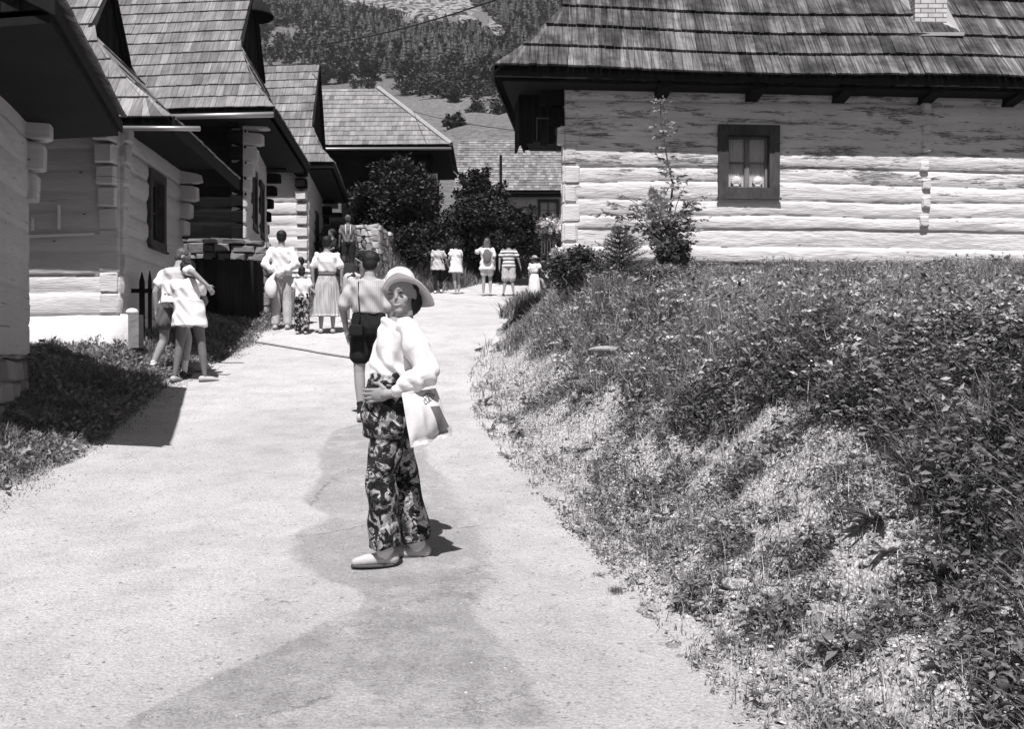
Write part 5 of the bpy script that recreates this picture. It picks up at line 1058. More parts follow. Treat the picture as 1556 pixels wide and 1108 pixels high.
t = NT('pleat'); t.base(t.ramp(t.noise((30, 30, 1.2), 1, 3), .35, .65, .26, .46)); M['pleat'] = t.done(.9)
t = NT('thin_stripe'); sx = t.n.new('ShaderNodeSeparateXYZ'); t.l.new(t.co, sx.inputs[0]); s_ = t.math('SINE', t.math('MULTIPLY', sx.outputs['X'], 300.0)); t.base(t.ramp(s_, -.6, .8, .44, .37)); M['thin_stripe'] = t.done(.9)
BASE = dict(pel=(0, 0, .93), chest=(0, .0, 1.25), nk=(0, 0, 1.43), hd=(0, .015, 1.585), sL=(-.17, 0, 1.385), sR=(.17, 0, 1.385), eL=(-.215, -.02, 1.11), eR=(.215, -.02, 1.11), wL=(-.235, .04, .87), wR=(.235, .04, .87),
            hL=(-.088, 0, .89), hR=(.088, 0, .89), kL=(-.10, .01, .49), kR=(.10, .01, .49), aL=(-.105, -.01, .085), aR=(.105, -.01, .085), look=(0, 1, 0), up=(0, 0, 1), tL=(0, 1, 0), tR=(0, 1, 0), fL=None, fR=None)
def nrm(a): a = np.asarray(a, float); return a/(np.linalg.norm(a)+1e-9)
class Person:
    def __init__(s, label, x, y, h, heading, pose=None, group=None, fem=False, wide=1.0, ground=None):
        s.root = empty('person', (x, y, float(TZ(x, y)) if ground is None else ground), label, 'person', group)
        z0 = (float(TZ(x, y))+.012) if ground is None else ground
        s.k = h/1.70; s.o = np.array([x, y, z0]); a = R(heading); s.M = np.array([[math.cos(a), -math.sin(a), 0], [math.sin(a), math.cos(a), 0], [0, 0, 1]]); s.fem = fem; s.wd = wide
        p = dict(BASE); p.update(pose or {}); s.p = p; s.J = {k: s.T(v) for k, v in p.items() if k not in ('look', 'up', 'tL', 'tR', 'fL', 'fR')}
        for k in ('look', 'up', 'tL', 'tR'): s.J[k] = nrm(s.M@np.asarray(p[k], float))
    def T(s, v): return s.o+s.M@(np.asarray(v, float)*s.k)
    def torso(s, m, grow=0.0, z0=0.0, z1=1.0, belly=0.0, shoulders=True):
        """rings along the spine, t 0 = crotch .. 1 = neck base"""
        J = s.J; side0 = nrm(J['hR']-J['hL']); side1 = nrm(J['sR']-J['sL']); k = s.k; w = s.wd
        spine = [J['pel']-np.array([0, 0, .07*k]), J['pel'], (J['pel']*.55+J['chest']*.45), J['chest'], (J['chest']*.4+(J['sL']+J['sR'])/2*.6), (J['sL']+J['sR'])/2+nrm(J['nk']-J['chest'])*.02*k, J['nk']]
        hw = [.150, .172 if s.fem else .158, .128 if s.fem else .142, .150, .165, .135, .062]; dp = [.10, .118, .092+belly, .112+(.02 if s.fem else 0), .105, .085, .058]; ts = [0, .12, .38, .62, .82, .93, 1.0]; rings = []
        for q, a, b, t in zip(spine, hw, dp, ts):
            if t < z0-1e-6 or t > z1+1e-6: continue
            sd = nrm(side0*(1-t)+side1*t); ax = nrm(J['nk']-J['pel']); fw = nrm(np.cross(ax, sd)); rings.append((q, sd*(a*k*w+grow), fw*(b*k*w+grow)))
        m.loft(rings, 22)
        if shoulders and z1 > .8:
            for a_ in ('sL', 'sR'): m.sph(J[a_]-np.array([0, 0, .014*k]), .046*k*w+grow*.5)
    def arm(s, m, side, grow=0.0, t0=0.0, t1=2.0, cuff=0.0):
        J = s.J; k = s.k; S, E, Wr = J['s'+side], J['e'+side], J['w'+side]; f = .88 if s.fem else 1.0
        if t1 <= 1: m.cap(S-np.array([0, 0, .012*k]), S+(E-S)*t1, .046*k*f+grow*.5, (.052-.010*t1)*k*f+grow*.6+cuff*.4); return
        m.cap(S-np.array([0, 0, .012*k]), E, .046*k*f+grow*.8, .040*k*f+grow); m.cap(E, E+(Wr-E)*min(t1-1, 1), .040*k*f+grow, (.040-.014*min(t1-1, 1))*k*f+grow+cuff)
    def leg(s, m, side, grow=0.0, t1=2.0, flare=0.0, cuff=0.0):
        J = s.J; k = s.k; H, K, A = J['h'+side], J['k'+side], J['a'+side]; f = 1.05 if s.fem else 1.0
        if t1 <= 1: m.cap(H, H+(K-H)*t1, .088*k*f+grow, (.088-.030*t1)*k*f+grow+cuff); return
        m.cap(H, K, .086*k*f+grow, .056*k+grow+flare*.6); q = min(t1-1, 1); C = K+(A-K)*.3
        m.cap(K, C, .055*k+grow+flare*.7, .055*k+grow+flare); m.cap(C, K+(A-K)*q if q > .3 else C, .055*k+grow+flare, (.055-.026*q)*k+grow+flare+cuff)
    def hand(s, m, side, fd=None, curl=.35, pn=None, spread=.2, sc=1.0):
        J = s.J; k = s.k*sc; W_ = J['w'+side]; d = nrm(W_-J['e'+side]) if fd is None else nrm(s.M@np.asarray(fd, float)); inward = nrm(J['pel']-W_) if pn is None else nrm(s.M@np.asarray(pn, float))
        pn_ = nrm(inward-d*np.dot(inward, d)); sd = nrm(np.cross(d, pn_)); fwd = s.M@np.array([0, 1, 0]); 
        if np.dot(sd, fwd) < 0: sd = -sd       # thumb side towards the front
        m.cap(W_, W_+d*.03*k, .026*k, .028*k, 10); c = W_+d*.055*k; m.ell(c, sd*.040*k, pn_*.017*k, d*.052*k, 12, 8)
        for i, (o_, l) in enumerate(((.030, .072), (.010, .080), (-.010, .074), (-.029, .058))):
            b = W_+d*.088*k+sd*o_*k; d1 = nrm(d+sd*o_*spread*12+pn_*curl*.6); q = b+d1*l*.5*k; d2 = nrm(d1+pn_*curl*1.3); m.cap(b-d*.02*k, q, .0092*k, .0085*k, 8); m.cap(q, q+d2*l*.5*k, .0085*k, .0068*k, 8)
        b = W_+d*.030*k+sd*.030*k; q = b+nrm(d*.7+sd*.8+pn_*.2)*.038*k; m.cap(b, q, .0135*k, .0105*k, 8); m.cap(q, q+nrm(d+sd*.25+pn_*.3)*.032*k, .0105*k, .008*k, 8)
    def head(s, m, face=True):
        J = s.J; k = s.k; f = J['look']; up = nrm(J['up']-f*np.dot(J['up'], f)); r = np.cross(f, up); c = J['hd']; s.hf = (f, up, r, c)
        m.cap(J['nk']-np.array([0, 0, .03*k]), c-up*.055*k-f*.012*k, .060*k, .055*k); m.ell(c+up*.025*k-f*.008*k, r*.074*k, f*.094*k, up*.092*k, 18, 12); m.ell(c-up*.045*k+f*.022*k, r*.058*k, f*.066*k, up*.068*k, 16, 10)
        m.ell(c-up*.092*k+f*.062*k, r*.026*k, f*.022*k, up*.02*k)
        m.cap(c+up*.012*k+f*.078*k, c-up*.020*k+f*.091*k, .007*k, .010*k, 8)
        for g_ in (-1, 1): m.ell(c+r*g_*.076*k-up*.004*k-f*.01*k, r*.010*k, f*.020*k, up*.032*k, 10, 8); m.ell(c+r*g_*.038*k-up*.03*k+f*.056*k, r*.022*k, f*.018*k, up*.024*k, 10, 8)
        m.cap(c+r*-.022*k-up*.058*k+f*.079*k, c+r*.022*k-up*.058*k+f*.079*k, .006*k, .006*k, 8)
    def features(s, smile=False):
        f, up, r, c = s.hf; k = s.k; m = MB(); b = MB()
        for g_ in (-1, 1):
            m.ell(c+r*g_*.031*k+up*.006*k+f*.082*k, r*.013*k, f*.006*k, up*.0045*k, 10, 8); b.cap(c+r*g_*.016*k+up*.025*k+f*.090*k, c+r*g_*.048*k+up*.031*k+f*.078*k, .003*k, .002*k, 8)
        m.build('eyes', M['hair'], s.root, True, False); b.build('eyebrows', M['hair_grey'], s.root, True, False)
        m = MB(); P_ = [c+r*x*k-up*(.060-.010*abs(x/.026)**2*(1 if smile else 0))*k+f*(.0865-.012*abs(x/.026)**2)*k for x in (-.026, -.013, 0, .013, .026)]; m.tube(P_, [.0015*k, .003*k, .004*k, .003*k, .0015*k], 8); m.build('mouth', M['cl_light'] if smile else M['hair_grey'], s.root, True, False)
    def hair(s, style='short', mat='hair', grow=1.0):
        f, up, r, c = s.hf; k = s.k*grow; m = MB(); m.ell(c+up*.042*k-f*.022*k, r*.086*k, f*.098*k, up*.088*k, 18, 12); m.ell(c-f*.045*k+up*.0*k, r*.080*k, f*.066*k, up*.085*k, 16, 10)
        if style == 'long':
            for g_ in (-.045, 0, .045): m.cap(c-f*.05*k+r*g_*k, c-f*.06*k+r*g_*1.4*k-up*.17*k, .055*k, .035*k)
        if style == 'bob': m.ell(c-f*.03*k-up*.035*k, r*.098*k, f*.078*k, up*.095*k, 16, 10)
        if style == 'curly':
            for v in unit(34, np.random.default_rng(5), -.5, 1): m.sph(c-f*.03*k+(r*v[0]*.085+up*v[2]*.085-f*abs(v[1])*.08)*k+up*.02*k, .030*k, 8)
        remesh('hair', m, .009, M[mat], s.root, 1, lambda co, no: .004*np.sin(co[:, 0]*310+co[:, 2]*90)*np.sin(co[:, 1]*280))
    def shoes(s, mat='shoe_dark', high=False, low=1.0):
        k = s.k
        for q in 'LR':
            A = s.J['a'+q]; d = nrm(s.J['t'+q]*np.array([1, 1, 0])); tz = s.J['t'+q][2]; gz = A[2]-.085*k; m = MB(); u = np.array([0, 0, 1.]); base = A-u*.045*k
            dd = nrm(d+u*tz); m.cap(base-dd*.045*k, base+dd*.10*k-u*.006*k, .042*k, .036*k); m.cap(base+dd*.10*k-u*.006*k, base+dd*.165*k-u*.014*k, .037*k, .025*k)
            if high: m.cap(A, A+nrm(s.J['k'+q]-A)*.05*k, .042*k, .044*k)
            o = remesh('shoe', m, .009, M[mat], s.root, 2)
            m = MB(); sd = np.cross(dd, u); m.loft([(base-u*(.052*k)+u*h_, 0*u, 0*u) for h_ in (0,)]+[(base+dd*.055*k-u*(.043-h_)*k, dd*.135*k*f_, sd*.045*k*f_) for h_, f_ in ((0, .97), (.0, 1.0), (.016, 1.0))], 18); m.build('sole', M['sole'], o, True, False)
    def socks(s, l, mat, g_=.0):
        for q in 'LR':
            A = s.J['a'+q]; m = MB(); m.cap(A+np.array([0, 0, -.01]), A+nrm(s.J['k'+q]-A)*l, .041+g_, .044+g_); remesh('sock', m, .009, M[mat], s.root, 1, lambda co, no: .003*np.sin(co[:, 2]*120+3*np.sin(co[:, 0]*30)))
    def body(s, arms=(2, 2), legs=(2, 2), vox=.011, mat='skin', curl=.35, hands=None, torso=True, name='body'):
        m = MB(); s.head(m); s.torso(m, -.006); hands = hands or {}
        for q in 'LR': s.arm(m, q); s.hand(m, q, **hands.get(q, {})); s.leg(m, q)
        for q in 'LR':
            A = s.J['a'+q]; d = nrm(s.J['t'+q]); m.cap(A-np.array([0, 0, .04])*s.k, A-np.array([0, 0, .055])*s.k+d*.14*s.k, .034*s.k, .022*s.k)
        return remesh('body', m, vox, M[mat], s.root, 2)
    def top(s, mat, z0=.10, grow=.016, sleeve=.6, cuff=.02, vox=.011, name='shirt', hem=0, fold=.0065, hemw=0.0):
        m = MB(); s.torso(m, grow, z0, .97); 
        for q in 'LR': 
            if sleeve > 0: s.arm(m, q, grow*.9, 0, sleeve, cuff)
        if hem:
            sd = nrm(s.J['hR']-s.J['hL']); ax = nrm(s.J['nk']-s.J['pel'])*.3+np.array([0, 0, .7]); ax = nrm(ax); fw = nrm(np.cross(ax, sd)); k = s.k
            m.loft([(s.J['pel']-ax*hem*k*t, sd*((.172+min(t, 0)*.02)*k*s.wd+grow+hemw*max(t, 0)), fw*((.122+min(t, 0)*.012)*k*s.wd+grow+hemw*max(t, 0))) for t in (-.9, -.4, 0, .33, .66, 1.0)], 24)
        o = np.random.default_rng(int(s.o[1]*100)).uniform(0, 6, 3)
        return remesh(name, m, vox, M[mat], s.root, 2, lambda co, no: fold*np.sin(co[:, 2]*26+3*np.sin(co[:, 0]*13+o[0])+2*np.sin(co[:, 1]*17)+o[1])+fold*.7*np.sin(co[:, 0]*45+co[:, 2]*33+o[2]))
    def pants(s, mat, t1=2.0, grow=.014, flare=0.0, cuff=.01, vox=.011, name='trousers', fold=.003):
        m = MB(); s.torso(m, grow*.8, 0, .40, shoulders=False)
        for q in 'LR': s.leg(m, q, grow, t1, flare, cuff)
        return remesh(name, m, vox, M[mat], s.root, 2, lambda co, no: fold*np.sin(co[:, 2]*34+4*np.sin(co[:, 0]*21)+3*np.sin(co[:, 1]*19)))
    def skirt(s, mat, z1, r1, top=.34, pleats=26, amp=.012):
        k = s.k; J = s.J; m = MB(); N = 156; c0 = J['pel']+(J['chest']-J['pel'])*top; zb = s.o[2]+z1*k; sd = nrm(J['hR']-J['hL']); fw = nrm(np.cross((0, 0, 1), sd)); vs = []; fs = []; K = 16
        for lay in (0, 1):
            for i in range(K+1):
                t = i/K; z = c0[2]*(1-t)+zb*t; cx = c0*(1-t)+np.array([(J['aL'][0]+J['aR'][0])/2, (J['aL'][1]+J['aR'][1])/2, 0])*t; w0 = (.140+.04*min(t*4, 1)+(r1-.18)*t)*k; d0 = (.105+.035*min(t*4, 1)+(r1*.8-.14)*t)*k
                for j in range(N):
                    a = 2*math.pi*j/N; p = 1+amp*12*t**.6*math.sin(a*pleats+math.sin(a*3))*.5-lay*.02; v = cx+sd*w0*math.cos(a)*p+fw*d0*math.sin(a)*p; vs.append((v[0], v[1], z))
        for lay in (0, 1):
            for i in range(K):
                for j in range(N): b = lay*(K+1)*N+i*N; q = (b+j, b+(j+1) % N, b+N+(j+1) % N, b+N+j); fs.append(q if lay else q[::-1])
        b1 = (K+1)*N
        for j in range(N): fs.append((K*N+j, K*N+(j+1) % N, b1+K*N+(j+1) % N, b1+K*N+j))
        m.add(vs, fs); return m.build('skirt', M[mat], s.root, True, False)
    def strap(s, pts, r=.006, mat='cl_black', name='strap'):
        m = MB(); m.tube([s.T(p) for p in pts], r, 6); return m.build(name, M[mat], s.root, True, False)

# --- the woman in the white hat ---------------------------------------------------
hx, hy = (602-778)/F*5.62, 5.62
lk = nrm(np.array([-.12, -1, .02]))
a_ = R(90+12)      # body heading: facing left, a little towards the camera (local +Y -> world -X)
Mi = np.array([[math.cos(a_), -math.sin(a_), 0], [math.sin(a_), math.cos(a_), 0], [0, 0, 1]]).T
pose = dict(pel=(0, .02, .93), chest=(0, -.02, 1.24), nk=(0, -.04, 1.43), hd=(-.03, -.030, 1.548), look=tuple(Mi@nrm(np.array([-.30, -1, -.04]))), up=tuple(Mi@nrm(np.array([-.10, -.05, 1]))),
    sL=(-.165, -.04, 1.375), sR=(.165, .0, 1.375), eL=(-.25, -.15, 1.10), wL=(-.20, .05, .985), eR=(.22, .0, 1.12), wR=(.14, .06, .94),
    hL=(-.085, .035, .89), hR=(.085, .01, .89), kL=(-.075, .095, .48), aL=(-.07, .075, .085), kR=(.10, -.05, .48), aR=(.10, -.13, .085), tL=(-.05, 1, 0), tR=(.1, 1, 0))
w_ = Person('woman in white sun hat, white blouse and dark floral trousers, turning to the camera', hx, hy, 1.66, 102, pose, None, True, 1.0)
w_.body(vox=.0045, mat='skin_face', hands={'L': dict(fd=(.35, 1, -.12), curl=.30, pn=(1, -.2, .1), spread=.25, sc=1.05), 'R': dict(fd=(-.6, .5, -.6), curl=.6)})
w_.features(True)
f, up, r, c = w_.hf; w_.hf = (f, up, r, c-f*.030-up*.004); w_.hair('bob', 'hair', .97); w_.hf = (f, up, r, c)
# blouse: full sleeves gathered at the cuff
k = w_.k; J = w_.J; FOLD = lambda co, no: .007*np.sin(co[:, 2]*30+5*np.sin(co[:, 0]*14)+3*np.sin(co[:, 1]*15+1))+.006*np.abs(np.sin(co[:, 0]*34+co[:, 2]*27+3*np.sin(co[:, 2]*12)))
for q in 'LR':
    m = MB(); E_, D_ = J['e'+q], J['w'+q]-J['e'+q]; S_ = J['s'+q]; m.cap(S_-np.array([0, 0, .022]), S_+(E_-S_)*.5, .056*k, .068*k); m.cap(S_+(E_-S_)*.5, E_, .066*k, .068*k); m.cap(E_, E_+D_*.5, .068*k, .062*k); m.cap(E_+D_*.5, E_+D_*.84, .062*k, .034*k); remesh('sleeve', m, .007, M['cl_white'], w_.root, 2, FOLD)
m = MB(); w_.torso(m, .022, .30, .97, .03, shoulders=False)
m.ell(J['chest']+J['sL']*0+w_.M@np.array([0, .085, .02]), w_.M@np.array([.12, 0, 0]), w_.M@np.array([0, .055, 0]), (0, 0, .08)); m.cap(J['nk']-np.array([0, 0, .03]), J['nk']+np.array([0, 0, .0]), .066, .060)
remesh('blouse', m, .007, M['cl_white'], w_.root, 2, lambda co, no: .010*np.sin(co[:, 2]*24+4*np.sin(co[:, 0]*14)+3*np.sin(co[:, 1]*15+1))+.005*np.sin(co[:, 0]*60+co[:, 2]*41+2*np.sin(co[:, 2]*22)))
c = J['nk']; M3 = w_.M
for g_ in (-1, 1):
    m = MB(); o = c+M3@np.array([g_*.045, .045, .0]); m.hexa([o, o+M3@np.array([g_*.03, .01, -.045]), o+M3@np.array([g_*.03, -.015, -.035]), o+M3@np.array([g_*.01, -.05, .012]), o+np.array([0, 0, .012]), o+M3@np.array([g_*.031, .013, -.036]), o+M3@np.array([g_*.031, -.012, -.025]), o+M3@np.array([g_*.01, -.05, .024])])
    m.build('collar', M['cl_white'], w_.root, False, False)
# floral trousers and tunic skirt
m = MB(); w_.torso(m, .018, 0, .38, .03, shoulders=False)
for q in 'LR':
    H, K, A = J['h'+q], J['k'+q], J['a'+q]; m.cap(H, K, .104*k, .089*k); m.cap(K, K+(A-K)*.45, .089*k, .088*k); m.tube([K+(A-K)*.40, K+(A-K)*.65, K+(A-K)*.95], [.088*k, .088*k, .092*k], 16)
remesh('trousers', m, .008, M['floral'], w_.root, 2, lambda co, no: .006*np.sin(co[:, 0]*55+3*np.sin(co[:, 2]*6))+.005*np.sin(co[:, 2]*30+4*np.sin(co[:, 0]*12)))
m = MB(); pl = J['pel']; sd = nrm(J['hR']-J['hL']); fw = nrm(np.cross((0, 0, 1), sd)); rings = []
for z, a1, b1 in ((.17, .150, .118), (.10, .168, .135), (.0, .190, .158), (-.10, .196, .165), (-.18, .190, .160), (-.205, .17, .145)): rings.append((pl+np.array([0, 0, z*k])+fw*.012, sd*a1*k, fw*b1*k))
m.loft(rings, 28)
remesh('tunic', m, .008, M['floral'], w_.root, 2, lambda co, no: .008*np.sin(co[:, 2]*40+4*np.sin(co[:, 0]*16)+2*np.sin(co[:, 1]*15))+.006*np.sin(co[:, 0]*50+co[:, 1]*44))
w_.shoes('shoe_light', True)
w_.socks(.09, 'cl_cream', .010)
# hat: its own thing
f, up, r, c = w_.hf
hu = nrm(up*1.0-f*.42-r*0.30*(-1)*-1*.0+np.array([-.24, 0.02, 0])); hf_ = nrm(f-hu*np.dot(f, hu)); hr = np.cross(hf_, hu); hc = c+up*.052*k-f*.004*k
root = empty('sun_hat', hc, 'wide brimmed white sun hat on the head of the woman with the white blouse', 'hat')
m = MB(); m.loft([(hc+hu*z*k, hr*a*k, hf_*a*1.12*k) for z, a in ((-.01, .087), (.03, .086), (.06, .080), (.085, .065), (.102, .042), (.110, .014))], 28); m.build('hat_crown', M['hat'], root, True, False)
m = MB(); m.loft([(hc+hu*z*k, hr*a*k, hf_*a*1.12*k) for z, a in ((.002, .0885), (.020, .0885))], 28); m.build('hat_band', M['cl_cream'], root, True, False)
vs = []; fs = []; N = 56; K = 7
for lay in (0, 1):
    for i in range(K+1):
        t = i/K
        for j in range(N):
            a = 2*math.pi*j/N; ca, sa = math.cos(a), math.sin(a); dr_ = hr*ca+hf_*sa; vx = float(dr_[0]); back = max(0, vx); fr = max(0, -float(dr_[1])); ln = .028+.058*back+.022*fr; rr = .083+ln*t; dz = (.006+.012*fr)*t-.035*t*t*max(0, -vx)+(.008*math.sin(a*3+1)+.006*math.sin(5*a))*t-.13*t**1.6*back**1.3-.05*t*t*max(0, float(dr_[1]))
            v = hc+hr*ca*rr*k+hf_*sa*rr*1.10*k+hu*(dz-.004*lay)*k; vs.append(v)
for i in range(K):
    for j in range(N): b = i*N; fs.append((b+j, b+(j+1) % N, b+N+(j+1) % N, b+N+j)); b2 = (K+1)*N+i*N; fs.append((b2+j, b2+N+j, b2+N+(j+1) % N, b2+(j+1) % N))
for j in range(N): b = K*N; b2 = (K+1)*N+K*N; fs.append((b+j, b+(j+1) % N, b2+(j+1) % N, b2+j))
m.add(vs, fs); m.build('hat_brim', M['hat'], root, True, False)
# carrier bag: soft pouch with printed block and two lines of worn lettering
hp = J['wL']+nrm(w_.M@np.array([.35, 1, -.12]))*.06
def BP(px, py, D): return W(px, py, D)
tl, tr, br_, bl = BP(610, 598, 5.36), BP(662, 590, 5.46), BP(691, 662, 5.50), BP(624, 681, 5.34)
root = empty('carrier_bag', tl, 'white plastic carrier bag with dark printed block hanging from the hand of the hatted woman', 'bag')
vs = []; fs = []; n = 22; q = nrm(np.cross(tr-tl, bl-tl)); q = q if q[1] < 0 else -q
for lay in (0, 1):
    for i in range(n+1):
        for j in range(n+1):
            u_, v_ = j/n, i/n; p = (tl*(1-u_)+tr*u_)*(1-v_)+(bl*(1-u_)+br_*u_)*v_; bul = .045*(math.sin(math.pi*u_)*math.sin(math.pi*min(v_*1.1, 1)))**.7; wr_ = .006*math.sin(u_*14+v_*9)*v_
            fold_ = .03*math.exp(-((u_-.30)/.09)**2)*v_**.5; vs.append(p+q*((bul+wr_+fold_) if lay == 0 else -bul*.8))
for lay in (0, 1):
    for i in range(n):
        for j in range(n): b = lay*(n+1)**2+i*(n+1)+j; ff = (b, b+1, b+n+2, b+n+1); fs.append(ff if lay else ff[::-1])
m = MB(); m.add(vs, fs); m.build('pouch', M['cl_cream'], root, True, False)
G = np.array(vs[:(n+1)**2]).reshape(n+1, n+1, 3)
def bagpt(u_, v_, off=.0022):
    x_, y_ = u_*n, v_*n; i, j = min(int(y_), n-1), min(int(x_), n-1); fy, fx = y_-i, x_-j; return G[i, j]*(1-fx)*(1-fy)+G[i, j+1]*fx*(1-fy)+G[i+1, j]*(1-fx)*fy+G[i+1, j+1]*fx*fy+q*off
def bagpoly(pts, nm, mat, sub=9):
    m = MB(); P4 = np.array(pts); 
    vs = [bagpt(*((P4[0]*(1-a)+P4[1]*a)*(1-b)+(P4[3]*(1-a)+P4[2]*a)*b)) for b in np.linspace(0, 1, sub) for a in np.linspace(0, 1, sub)]
    m.add(vs, [(i*sub+j, i*sub+j+1, (i+1)*sub+j+1, (i+1)*sub+j) for i in range(sub-1) for j in range(sub-1)]); return m
m = bagpoly([(.60, .34), (.86, .36), (.93, .80), (.66, .82)], '', None); m2 = bagpoly([(.70, .80), (.86, .80), (.88, .90), (.66, .90)], '', None); m.add(m2.v, m2.f); m.build('print_block', M['cl_mid'], root, True, False)
FONT = {'E': [((0, 0), (0, 1)), ((0, 0), (1, 0)), ((0, .5), (.8, .5)), ((0, 1), (1, 1))], 'S': [((1, 1), (0, 1)), ((0, 1), (0, .5)), ((0, .5), (1, .5)), ((1, .5), (1, 0)), ((1, 0), (0, 0))], 'P': [((0, 0), (0, 1)), ((0, 1), (1, 1)), ((1, 1), (1, .5)), ((1, .5), (0, .5))],
        'R': [((0, 0), (0, 1)), ((0, 1), (1, 1)), ((1, 1), (1, .5)), ((1, .5), (0, .5)), ((.4, .5), (1, 0))], 'O': [((0, 0), (0, 1)), ((0, 1), (1, 1)), ((1, 1), (1, 0)), ((1, 0), (0, 0))], 'U': [((0, 1), (0, 0)), ((0, 0), (1, 0)), ((1, 0), (1, 1))], 'C': [((1, 1), (0, 1)), ((0, 1), (0, 0)), ((0, 0), (1, 0))], 'T': [((0, 1), (1, 1)), ((.5, 1), (.5, 0))]}
m = MB()
for line_, (u0, v0, cw_, ch_) in (('COSO', (.52, .17, .055, .065)), ('CUEEP', (.48, .27, .062, .07))):
    for i, chh in enumerate(line_):
        for a, b in FONT[chh]:
            g0 = lambda q_: (u0+i*(cw_+.018)+q_[0]*cw_, v0-i*.022-q_[1]*ch_); m.tube([bagpt(*g0(a)), bagpt(*g0(b))], .0016, 4)
m.build('lettering', M['cl_mid'], root, False, False)
m = MB(); m.cap(tl*.7+tr*.3+np.array([0, 0, .0]), hp+np.array([.01, 0, .0]), .022, .016); remesh('bag_neck', m, .008, M['cl_white'], root, 1)

# --- man behind her, back to camera ----------------------------------------------
x, y = (561-778)/F*10.4, 10.4
p = Person('man seen from behind in pale shirt and black shorts just beyond the hatted woman', x, y, 1.78, -3, dict(eL=(-.26, -.03, 1.12), wL=(-.24, .06, .90), hL=(-.088, 0, .9), kL=(-.10, .0, .49), aL=(-.075, -.03, .085), kR=(.10, .10, .52), aR=(.10, .16, .11), hd=(.02, .04, 1.57), look=(.25, 1, -.15)), wide=1.08)
p.body(mat='skin', vox=.008); p.hair('short'); p.top('thin_stripe', .16, .026, .85, .035, .010); p.pants('cl_black', .60, .018, 0, .018, .010, 'shorts'); p.shoes('shoe_light')
p.socks(.10, 'cl_dark')
p.strap([(-.07, -.03, 1.44), (-.085, -.115, 1.37), (-.075, -.142, 1.20), (-.065, -.14, 1.04), (-.07, -.15, .95)], .006)
m = MB(); o = p.T((-.10, -.15, .90)); m.obox(o-np.array([.07, .04, .06]), (.14, 0, 0), (0, .08, 0), (0, 0, .12)); remesh('camera_case', m, .012, M['cl_black'], p.root, 3)

# --- bending couple ---------------------------------------------------------------
zc = lambda px, py, D: tuple(W(px, py, D))
def at_px(px, D): return (px-778)/F*D, D
x, y = at_px(262, 13.2)
p = Person('balding man in white tee shirt and grey shorts leaning with his arm round a woman', x, y, 1.76, -8, dict(pel=(.0, 0, .93), chest=(.0, .10, 1.22), nk=(.03, .10, 1.42), hd=(.07, .16, 1.55), look=(.85, .5, -.45), up=(.3, .2, 1), sL=(-.16, .08, 1.35), sR=(.18, .03, 1.38), eL=(-.24, .02, 1.10), wL=(-.24, .05, .86), eR=(.37, -.20, 1.33), wR=(.53, -.14, 1.17),
    hL=(-.09, 0, .89), kL=(-.14, .05, .48), aL=(-.26, -.08, .085), hR=(.09, 0, .89), kR=(.16, .10, .50), aR=(.10, .12, .085)), 'bending couple')
p.body(mat='skin', vox=.009, hands={'R': dict(fd=(.45, .4, -.7), curl=.6, pn=(-.5, .5, -.2))}); p.hair('short', 'hair_grey', .95); p.top('cl_white', .10, .024, .55, .025, .010); p.pants('cl_mid', .45, .02, 0, .02, .010, 'shorts'); p.shoes('shoe_dark')
p.socks(.13, 'cl_cream')
x, y = at_px(284, 13.08)
p = Person('dark haired woman in long white tee shirt leaning forward under the arm of the man', x, y, 1.66, 4, dict(pel=(.04, -.02, .93), chest=(-.02, .04, 1.22), nk=(-.02, .09, 1.40), hd=(.0, .14, 1.52), look=(.5, 1, -.5), up=(0, .2, 1), sL=(-.18, .06, 1.33), sR=(.14, .06, 1.35), eL=(-.24, .10, 1.05), wL=(-.16, .10, .83), eR=(.20, .22, 1.10), wR=(.14, .30, 1.0),
    hL=(-.05, 0, .89), hR=(.13, 0, .89), kL=(-.10, .02, .48), aL=(-.15, -.04, .085), kR=(.20, -.02, .48), aR=(.24, -.02, .085), tL=(.3, 1, 0), tR=(1, .5, 0)), 'bending couple', True, 1.05)
p.body(mat='skin_tan', vox=.009); p.hair('curly'); p.top('cl_white', .05, .03, .5, .03, .010, hem=.19, hemw=.03); p.shoes('shoe_light')

# --- group in front of the fourth cottage -------------------------------------------
GG = 'visitors standing left of the track'
x, y = at_px(428, 17.6)
p = Person('dark haired man in loose white shirt and light trousers, hands behind his back', x, y, 1.74, 2, dict(eL=(-.27, -.08, 1.12), wL=(-.10, -.17, .98), eR=(.27, -.08, 1.12), wR=(.08, -.17, .98), hd=(.0, .01, 1.59), look=(-.2, 1, 0)), GG)
p.body(vox=.010); p.hair('short'); p.top('cl_white', .08, .03, 1.7, .01); p.pants('cl_light', 1.92, .022, .012); p.shoes('shoe_light')
m = MB(); c = p.T((-.14, -.22, .78)); m.ell(c-np.array([0, 0, .08]), (.11, 0, 0), (0, .07, 0), (0, 0, .18)); m.cap(c+np.array([0, 0, .05]), p.T((-.06, -.20, .97)), .06, .015); o = remesh('carrier_bag', m, .012, M['cl_white'], None, 2); tag(o, 'white bag hanging from the hands of the man in the loose white shirt', 'bag')
x, y = at_px(459, 17.0)
p = Person('small dark haired child in white tee shirt and patterned trousers holding a hand out', x, y, 1.14, -6, dict(eR=(.22, .02, 1.15), wR=(.36, .06, 1.02), hd=(0, .02, 1.60), look=(.2, 1, -.1)), GG)
p.body(vox=.009); p.hair('bob'); p.top('cl_white', .08, .02, .6, .02); p.pants('floral', 1.9, .02, .01); p.shoes('shoe_light')
x, y = at_px(497, 17.1)
